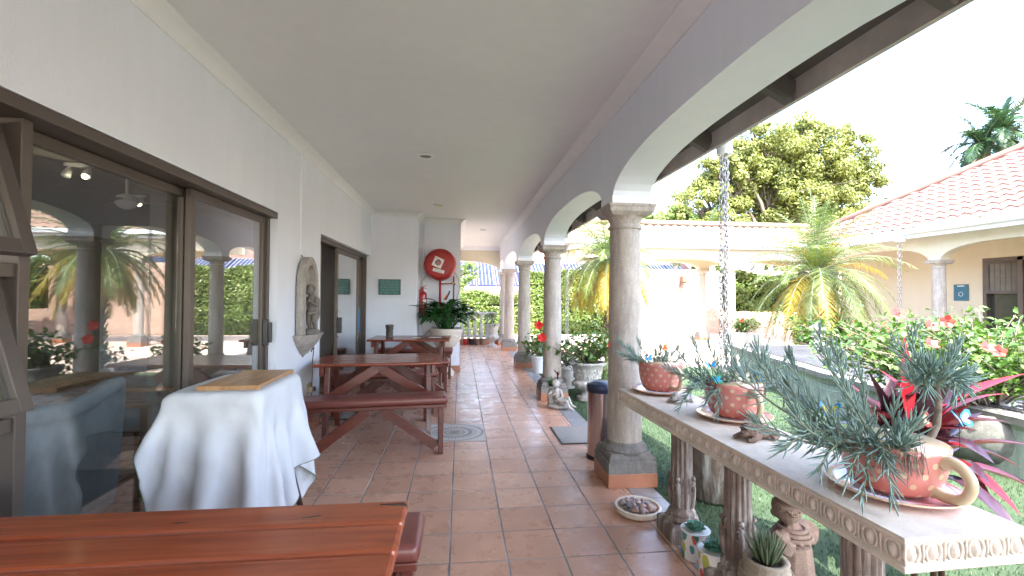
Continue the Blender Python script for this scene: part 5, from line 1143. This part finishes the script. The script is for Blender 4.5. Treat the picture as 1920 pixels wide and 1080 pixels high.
q = MB(); q.add([(cx_ + (x - cx_) * .93, cy_ + (y - cy_) * .93, .48) for x, y in PO], [tuple(range(len(PO)))]); q.build('net', M['net'], t)
q = MB(); rr = random.Random(5)
for i in range(260):
    q.ball((rr.uniform(4.5, 5.6), rr.uniform(3.0, 4.0), .44 + rr.random() * .05), (rr.uniform(.03, .07), rr.uniform(.03, .07), .03), 8, 5)
tag(q.build('river_pebbles', mat('river_pebble', (.42, .42, .42), .6, var=.35, scale=4), None, True), 'pale river pebbles heaped on the pond edge at the right', 'pebbles', kind='stuff')

# ---------------------------------------------------------------- far wing, right wing
def tile_sheet(parent, name, m, org, ud, vd, up, W_, L_, clip=None, tw=.27, tl=.36, res=6):
    ud = Vector(ud); vd = Vector(vd).normalized(); nv = ud.cross(vd).normalized(); nv = nv if nv.z > 0 else -nv; org = Vector(org)
    nx = int(W_ / tw * res); ny = int(L_ / tl); q = MB(); rows = []
    for j in range(ny):
        for e in (0, 1):
            h_ = .020 if e == 0 else 0; vv = (j + (e * .985)) * tl; row = []
            for i in range(nx + 1):
                u = i / res * tw; w_ = math.sin(i / res * 2 * PI); p = org + ud * u + vd * vv + nv * (h_ + .028 * w_ + (.008 if e == 0 else 0)); row.append(p)
            rows.append((row, vv))
    o = 0
    for row, vv in rows: q.v += [tuple(p) for p in row]
    for r_i in range(len(rows) - 1):
        for i in range(nx):
            c_ = q.v[r_i * (nx + 1) + i]
            if clip and not clip(c_): continue
            a = r_i * (nx + 1) + i; b = a + nx + 1; q.f.append((a, a + 1, b + 1, b))
    return q.build(name, m, parent, True, auto=22)
FW = thing('far_wing', 'cream covered walkway with arches and clay tiled roof across the garden', 'building')
q = MB(); arcade(q, 13.05, 13.30, 'y', [2.0, 5.0, 8.0, 11.0], 2.25, 2.50, 2.80, .14, 3.3, 11.0); q.build('front_arches', M['cream'], FW)
q = MB(); arcade(q, 14.2, 14.4, 'y', [1.7, 4.7, 7.7, 10.7], 2.25, 2.50, 2.80, .13, 3.0, 12.5); q.build('rear_arches', M['cream'], FW)
MB().box(3.3, 12.5, 13.3, 14.2, 2.78, 2.84).build('ceiling', M['cream'], FW)
MB().box(3.1, 10.2, 12.88, 12.91, 2.78, 2.95).build('fascia', M['gutter'], FW); MB().box(3.1, 10.2, 12.76, 12.879, 2.86, 2.98).build('gutter', M['gutter'], FW, bevel=.02)
tile_sheet(FW, 'roof', M['roof2'], (3.1, 12.8, 2.97), (1, 0, 0), (0, 1.5, .74), 1, 8.2, 1.7)
MB().tube([(3.1, 14.33, 3.73), (11.4, 14.33, 3.73)], .09, 10).build('ridge', M['roof2'], FW, True)
MB().add([(3.1, 14.3, 3.7), (12, 14.3, 3.7), (12, 14.75, 3.45), (3.1, 14.75, 3.45)], [(0, 1, 2, 3)]).build('rear_roof', M['roof2'], FW)  # unseen rear slope cut short so the sun reaches the wall behind
RW = thing('right_wing', 'cream wing with big clay tiled hip roof on the right', 'building')
q = MB(); arcade(q, 10.70, 10.95, 'x', [3.5, 6.55, 9.57, 12.6], 2.25, 2.58, 2.9, .14, 2.0, 12.62); q.build('arches', M['cream'], RW)
q = MB(); q.box(12.3, 12.5, 0, 8.3, 0, .95); q.box(12.3, 12.5, 0, 9.85, 2.33, 2.9); q.box(12.3, 12.5, 9.85, 14, 0, 2.9); q.box(12.3, 12.5, 0, 6.2, .95, 2.33); q.box(12.45, 12.5, 6.2, 9.85, 0, 2.33); q.build('wall', M['cream'], RW)
MB().box(10.95, 12.3, 1, 13.05, 2.86, 2.9).build('ceiling', M['cream'], RW); MB().box(10.25, 12.3, 1, 12.9, -.05, .01).build('walkway', M['terra'], RW)
MB().box(10.30, 10.33, 1, 12.9, 2.76, 2.95).build('fascia', M['gutter'], RW); MB().box(10.19, 10.299, 1, 12.75, 2.85, 2.98).build('gutter', M['gutter'], RW, bevel=.02)
yc = 14.05
tile_sheet(RW, 'roof', M['roof'], (10.2, 14.2, 2.96), (0, -1, 0), (1, 0, .58), 1, 13.0, 7.0, clip=lambda p: p[1] < yc - (p[0] - 10.2))
hp = [(10.2 + k, yc - k, 2.98 + .58 * k + .04) for k in (0, 2, 4, 6.0)]; MB().tube(hp, .09, 10).build('hip_ridge', M['roof'], RW, True)
w_ = MB(); w_.box(12.29, 12.44, 6.2, 6.28, .3, 2.33); w_.box(12.29, 12.44, 9.05, 9.15, .3, 2.33); w_.box(12.29, 12.44, 9.77, 9.85, .3, 2.33); w_.box(12.29, 12.44, 6.28, 9.77, 2.25, 2.33); w_.build('window_frame', M['frame'], RW)
MB().box(12.40, 12.44, 6.28, 9.05, .3, 2.25).build('dark_window_panel', M['dark'], RW); MB().box(12.40, 12.42, 9.15, 9.77, .3, 2.25).build('window_pane', M['darkglass'], RW)  # solid panels, the dim room behind is put into their dark colour
t = thing('casement_window', 'brown framed open casement with panes across the garden at the right', 'window', (12.25, 9.75, 1.85), R(12))
q = MB(); q.box(-.03, .03, -.62, -.55, -.35, .40); q.box(-.03, .03, -.07, 0, -.35, .40); q.box(-.03, .03, -.55, -.07, -.35, -.28); q.box(-.03, .03, -.55, -.07, .33, .40); q.build('frame', M['frame'], t)
MB().box(-.005, .005, -.55, -.07, -.28, .33).build('pane', mat('pale_pane', (.16, .145, .12), .15), t); q = MB()
for k in range(1, 5): q.box(-.012, -.006, -.55 + k * .096 - .005, -.55 + k * .096 + .005, -.28, .33)
for k in range(1, 4): q.box(-.015, -.0125, -.55, -.07, -.28 + k * .15 - .005, -.28 + k * .15 + .005)
q.build('glazing_bars', M['frame'], t)
t = thing('wall_sign', 'blue notice with white emblem on the right wing wall', 'sign', (12.29, 10.33, 1.53))
MB().box(-.01, 0, -.17, .17, -.2, .2).build('board', M['bluesign'], t); q = MB(); q.box(-.013, -.0105, -.08, .08, .15, .17); q.torus((-.012, 0, -.04), .05, .006, Matrix.Rotation(PI / 2, 3, 'Y'), 1, 20, 5); q.build('emblem', M['white'], t)
chain(10.24, 9.95, .4, 2.72, 'pale rain chain hanging from the right wing gutter', 2, 2.2)
gc = 'columns across the garden'
for x, y, lb in ((5.0, 13.17, 'front column of the far walkway hidden behind the palms at left'), (8.0, 13.17, 'sunlit front column of the far walkway beside the rain chain'), (4.7, 14.3, 'rear column of the far walkway at left'), (7.7, 14.3, 'shaded slim rear column of the far walkway left of the rain chain'), (10.82, 9.57, 'column of the right wing beside the blue notice'), (10.82, 6.55, 'column of the right wing near the right edge'), (10.82, 12.6, 'corner column where the two far wings meet')):
    c_ = place(col, False, (x, y, 0), 0, lb, gc); c_.scale = (.92, .92, 1.098)
    if (x, y) == (10.82, 9.57): c_.scale = (1.1, 1.1, 1.098)
# wall, hedges, neighbours
BW = tag(MB().box(6.3, 16, 17, 17.3, 0, 2.42).build('brick_wall', M['brick']), 'pale sunlit boundary wall behind the far walkway', 'wall')
t = thing('wall_lamp', 'copper lantern on the pale boundary wall', 'wall lamp', (8.25, 16.95, 2.05)); MB().box(-.04, .04, 0, .05, -.25, .25).build('bracket', M['clay'], t)
q = MB(); q.sqprof([(.05, -.15), (.09, -.1), (.1, .1), (.05, .16)], (.1, -.12)); q.build('lantern', M['clay'], t)
def leafbox(name, x0, x1, y0, y1, z0, z1, n, ls, m, seed, label, cat='hedge', wob=.15):
    t = thing(name, label, cat, ((x0 + x1) / 2, (y0 + y1) / 2, 0)); X_, Y_ = (x1 - x0) / 2, (y1 - y0) / 2; rr = random.Random(seed)
    MB().box(-X_ + .12, X_ - .12, -Y_ + .15, Y_ - .15, z0, z1 - .15).build('branches', M['core'], t); q = MB()  # solid dark core instead of branches, shaded depth put into its colour
    for i in range(n):
        fc = rr.random(); x = rr.uniform(-X_, X_)
        if fc < .7: z = rr.uniform(z0, z1); y = -Y_ + rr.random() ** 2 * .25; nr = Vector((0, -1, .2))
        else: y = rr.uniform(-Y_, Y_); z = z1 - rr.random() ** 2 * .2; nr = Vector((0, -.2, 1))
        bz = noise.noise(Vector((x * 1.6, z * 1.6, seed))) * wob; p = Vector((x, y + bz, z + (bz * 1.2 if z > z1 - .5 else 0)))
        q.quadleaf(p, nr + rv(.9), ls * rr.uniform(.7, 1.3), ls * rr.uniform(.4, .7), rr.random() * 3)
    q.build('foliage', M[m], t); return t
leafbox('hedge', -1.5, 2.6, 16.8, 17.6, 0, 1.50, 11000, .11, 'hedgeleaf', 1, 'clipped sunlit hedge behind the balustrade')
leafbox('hedge', 2.3, 6.3, 16.6, 17.4, 0, 2.25, 12000, .115, 'hedgeleaf', 2, 'taller hedge behind the columns left of the boundary wall')
t = leafbox('hedge', 9.2, 12.2, 15.3, 16.1, .9, 2.3, 3200, .16, 'hedgeleaf', 3, 'green bush in front of the boundary wall beside the palm', 'bush', .4)
NH = thing('neighbour_house', 'white house with solar panels on its roof beyond the hedge', 'house', (1.0, 26, 0))
MB().box(-6, 12, 0, 8, 0, 1.75).build('wall', M['gutter'], NH); MB().add([(-7, -1, 1.8), (13, -1, 1.8), (13, 5, 5.0), (-7, 5, 5.0)], [(0, 1, 2, 3)]).build('roof', M['roof'], NH)
MB().box(-7, 13, -1.1, -.98, 1.7, 1.86).build('gutter', M['gutter'], NH)
slp = Vector((0, 6, 3.2)).normalized()
for k in range(14):
    for j in range(2):
        x0 = -2.2 + k * 1.05; p0 = Vector((x0, -.85, 1.93)) + slp * (j * 1.55); q = MB(); q.add([tuple(p0), tuple(p0 + Vector((1.0, 0, 0))), tuple(p0 + Vector((1.0, 0, 0)) + slp * 1.5), tuple(p0 + slp * 1.5)], [(0, 1, 2, 3)])
        pn_ = q.build('solar_panel', M['solar'], NH); sdf = pn_.modifiers.new('t', 'SOLIDIFY'); sdf.thickness = .04
        g_ = MB()
        for i in range(5): g_.bar(p0 + Vector((.2 * i + .1, -.01, .05)), p0 + Vector((.2 * i + .1, -.01, .05)) + slp * 1.5, .018, .01)
        g_.build('grid_lines', M['gutter'], pn_)
# trees
def tree(name, loc, blobs, nl, ls, m, seed, label, trunk=.3, cat='tree'):
    t = thing(name, label, cat, loc); rr = random.Random(seed); tb = MB(); lf = MB(); cen = sum((Vector(b[0]) for b in blobs), Vector()) / len(blobs); fork = Vector((cen.x * .3, cen.y * .3, min(b[0][2] for b in blobs) * .62))
    tb.tube([(0, 0, 0), fork * .5 + Vector((.1, 0, 0)), fork], [trunk, trunk * .8, trunk * .65], 10); tot = sum(b[1] ** 2 for b in blobs)
    for (c_, r0_) in blobs:
        c_ = Vector(c_); mid = fork.lerp(c_, .55) + rv(.3); tb.tube([fork, mid, c_], [trunk * .4, trunk * .22, trunk * .08], 7)
        clumps = [c_ + rv() * r0_ * rr.uniform(.45, 1.0) for _ in range(int(13 * r0_ + 10))]
        for cl in clumps:
            tb.tube([mid.lerp(c_, .5), c_.lerp(cl, .5) + rv(.1), cl], [trunk * .1, trunk * .06, trunk * .03], 5)
            k = int(nl * r0_ ** 2 / tot / len(clumps)); cr = r0_ * rr.uniform(.2, .36)
            for i in range(k):
                v = Vector((rr.gauss(0, 1), rr.gauss(0, 1), rr.gauss(0, 1))).normalized() * cr * rr.random() ** .4; v.z *= .85
                lf.quadleaf(cl + v, v.normalized() + Vector((0, -.4, .45)) + rv(.9), ls * rr.uniform(.6, 1.4), ls * rr.uniform(.35, .7), rr.random() * 3)
    tb.build('trunk', M['bark'], t, True); lf.build('crown', M[m], t); return t
tree('broadleaf_tree', (17.2, 24, 0), [((-.5, 0, 9.0), 2.0), ((1.2, 0, 9.4), 2.0), ((2.9, 0, 8.6), 1.9), ((4.3, .5, 9.0), 1.9), ((5.2, 0, 8.2), 1.3), ((-2.5, 0, 7.6), 1.8), ((-.5, 0, 6.8), 2.0), ((1.8, 0, 6.9), 2.0), ((3.8, 0, 6.6), 1.6), ((-4.4, 0, 6.3), 1.6), ((-3.0, 0, 5.3), 1.5), ((.5, 0, 5.2), 1.8), ((3.2, 0, 5.2), 1.6), ((-5.6, 0, 5.3), 1.1), ((-1.2, .3, 10.2), 1.0), ((2.0, 0, 10.4), 1.1), ((4.0, 0, 10.3), .9), ((-2.2, 0, 9.0), 1.3), ((-3.4, 0, 8.0), 1.2), ((0, 0, 8.0), 1.8), ((2.4, 0, 7.8), 1.6)], 125000, .175, 'treeleaf', 5, 'big spreading tree rising above the far walkway roof', .42)
tree('broadleaf_tree', (25.5, 26, 0), [((0, 0, 6.3), 1.5), ((-1.4, 0, 5.8), 1.3), ((1.2, 0, 5.6), 1.3)], 5000, .26, 'treeleaf', 6, 'small tree peeping over the roofs right of the big tree', .2)
tree('broadleaf_tree', (11.4, 24, 0), [((0, 0, 5.2), 1.0), ((-1.3, 0, 4.9), 1.0), ((1.2, 0, 5.2), 1.0)], 4200, .34, 'hedgeleaf', 7, 'leafy treetop just right of the nearest column above the roof', .2)
tree('broadleaf_tree', (-1.3, 20, 0), [((0, 0, 2.6), 1.1), ((1.2, 0, 2.5), .9), ((-1, 0, 2.2), 1.0), ((1.0, 0, 1.9), .8)], 5000, .16, 'hedgeleaf', 8, 'leafy tree beyond the hedge seen under the end arch', .15)
def palm(loc, trunkh, nf, L, label, seed, m1='palmleaf', m2='palmold', tr=.12, name='palm_tree', el=(-35, 80), width=.36, nlf=40, lw=1.0):
    t = thing(name, label, 'palm', loc); rr = random.Random(seed); q = [MB(), MB()]; rb = MB(); tk = MB()
    if trunkh > 0:
        pts = [(0.02 * math.sin(z * 5), 0, trunkh * z) for z in (0, .25, .5, .75, 1)]; tk.tube(pts, [tr, tr * .9, tr * .95, tr * 1.1, tr * 1.3], 14)
        for i in range(70): a_ = i * 2.4; z = trunkh * (.1 + .9 * i / 70); tk.bar((tr * .8 * math.cos(a_), tr * .8 * math.sin(a_), z), (tr * 1.5 * math.cos(a_), tr * 1.5 * math.sin(a_), z + .09), .05, .02)
    for i in range(nf):
        t_ = i / (nf - 1); a_ = i * 2.399 + rr.uniform(-.15, .15); e = R(el[1] + (el[0] - el[1]) * t_ + rr.uniform(-6, 6)); p = Vector((.04 * math.cos(a_), .04 * math.sin(a_), trunkh + .05)); d = Vector((math.cos(a_) * math.cos(e), math.sin(a_) * math.cos(e), math.sin(e))); LL = L * rr.uniform(.85, 1.1); n_ = 14; pts = [p.copy()]
        for k in range(n_): d = (d + Vector((0, 0, -1)) * (.10 + .05 * k / n_) * (1.2 if t_ > .4 else .85)).normalized(); p = p + d * LL / n_; pts.append(p.copy())
        rb.tube(pts, [.014 - .011 * k / n_ for k in range(n_ + 1)], 5)
        Q = q[1] if t_ > .60 and rr.random() < .8 or rr.random() < .04 else q[0]
        for k in range(nlf):
            u = .12 + .88 * k / (nlf - 1); ii = min(n_ - 1, int(u * n_)); bp = pts[ii].lerp(pts[ii + 1], u * n_ - ii); ax = (pts[ii + 1] - pts[ii]).normalized(); sd_ = ax.cross(Vector((0, 0, 1))); sd_ = sd_.normalized() if sd_.length > 1e-3 else Vector((1, 0, 0)); un = sd_.cross(ax)
            wl = width * (math.sin(PI * min(1, u * .85 + .12)) ** .7) * rr.uniform(.85, 1.1)
            for sg_ in (-1, 1): Q.leaf(bp, sd_ * sg_ + ax * (.5 + .6 * u + rr.uniform(-.15, .15)) + un * rr.uniform(.0, .6), un, wl, (.009 * L / 1.6 + .008) * lw, rr.uniform(.35, .9), 2, 'taper', .2)
    if trunkh > 0: tk.build('trunk', M['palmbark'], t)
    rb.build('ribs', M['stalk'], t, True); q[0].build('fronds', M[m1], t); q[1].build('yellow_fronds', M[m2], t); return t
palm((7.95, 9.75, 0), 1.85, 96, 1.80, 'large feathery palm with yellowing lower fronds before the far walkway', 3, el=(-58, 86))
palm((2.80, 8.7, 0), 2.0, 72, 1.25, 'feathery palm with golden fronds seen behind the nearest column', 4, tr=.07, el=(-38, 80), width=.26)
palm((10.7, 19.5, 0), 3.6, 20, 1.9, 'palm top showing above the walkway roof beside the rain chain', 6, 'palmleaf', 'palmleaf', el=(-5, 80), width=.45, lw=2.6)
palm((15.6, 21.5, 0), 3.3, 22, 2.0, 'palm top rising just behind the big feathery palm', 7, 'palmleaf', 'palmleaf', el=(-5, 80), width=.45, lw=2.6)
palm((21.6, 16.5, 0), 8.0, 22, 1.7, 'tall dark palm above the hip roof at the right edge', 8, 'darkpalm', 'darkpalm', el=(-20, 80), width=.50, lw=3.2)
palm((21.0, 16.8, 0), 7.6, 18, 1.4, 'smaller dark palm left of the tall one above the hip roof', 9, 'darkpalm', 'darkpalm', el=(-20, 80), width=.46, lw=3.2)
t = thing('utility_pole', 'utility pole top behind the hip roof', 'pole', (24.5, 20, 0)); MB().tube([(0, 0, 0), (0, 0, 8.6)], .12, 8).build('pole', M['bark'], t); MB().box(-.15, .25, -.1, .1, 8.0, 8.7).build('transformer', M['solar'], t)
wr = MB(); wr.tube([(24.5, 20, 8.4), (20, 21, 7.3), (16, 22, 6.6)], .012, 5); tag(wr.build('power_line', M['frame']), 'thin power line sagging from the utility pole', 'wire')
# planting around the pond
t = thing('leafy_bush', 'pale leafy bush at the back of the pond beneath the palm', 'shrub', (7.45, 9.05, 0)); shrub(t, (0, 0, 0), .95, .4, .45, 1.25, 90, 22, .085, 'hibleaf', 61, (0, 0, .1), 3, 'pinkpetal', .05)
t = thing('anthurium_clump', 'broad leaved clump with red blooms right of the stone lantern', 'plant', (8.25, 8.75, .35)); strap_plant(t, [((x * .22 - .5, 0, .0), (x * .22 - .5, .0, .15)) for x in range(5)], 14, 9, .30, .14, ('hibleaf', 'lily'))
fl = MB()
for p in ((-.4, -.1, .52), (-.15, -.15, .40), (.2, -.1, .50), (.28, -.12, .38), (-.6, -.15, .3)): fl = MB(); fl.leaf(p, (.5, -.3, .2), (0, -1, .4), .11, .10, .1, 4, 'oval', .2); fl.build('bloom', M['petal'], t, True)
t = thing('stone_lantern', 'small pale stone lantern on the pond rim', 'lantern', (6.95, 8.52, .465)); MB().lathe([(.13, .001), (.13, .03), (.05, .06), (.045, .12), (.11, .15), (.11, .17), (.07, .18), (.07, .26), (.16, .29), (.12, .34), (.04, .38), (.02, .42)], 20).build('lantern_body', M['paleurn'], t, True, auto=50)
t = thing('flat_dish', 'pale shallow dish lying on the pond rim', 'dish', (7.45, 8.33, .466)); MB().lathe([(.10, .001), (.17, .03), (.16, .035), (.09, .012), (.001, .01)], 24).build('dish', M['paleurn'], t, True)
t = thing('flower_planter', 'boxy planter of red flowers before the sunlit far column', 'planter', (7.75, 12.15, 0)); MB().box(-.45, .45, -.2, .2, .001, .42).build('box', M['urn'], t, bevel=.02); shrub(t, (0, 0, 0), .5, .22, .45, .9, 50, 16, .07, 'hibleaf', 62, (0, 0, .4), 10, 'petal', .045)
t = thing('hibiscus_plant', 'low foliage with red flowers trailing over the right pond edge', 'plant', (6.6, 5.0, .35)); shrub(t, (0, 0, 0), 1.1, .5, .15, .62, 60, 24, .07, 'hibleaf', 63, (.3, 0, 0), 5, 'petal', .05)
for k, (x, y, s_) in enumerate(((9.0, 10.6, .9), (9.8, 9.6, .8))):
    t = thing('garden_shrub', ['low green shrub left of the right wing column', 'low green shrub before the right wing column'][k], 'shrub', (x, y, 0)); shrub(t, (0, 0, 0), .7, .4, .1, .7, 50, 16, .09, 'hedgeleaf', 70 + k)
# foreground: pale object at the foot of the near end of the table
t = thing('shell_bowl', 'pale shallow bowl on the grass under the near end of the table', 'bowl', (1.66, 1.50, -.01)); MB().lathe([(.06, 0), (.13, .04), (.155, .09), (.148, .09), (.12, .05), (.001, .015)], 32).build('bowl', M['paleurn'], t, True)
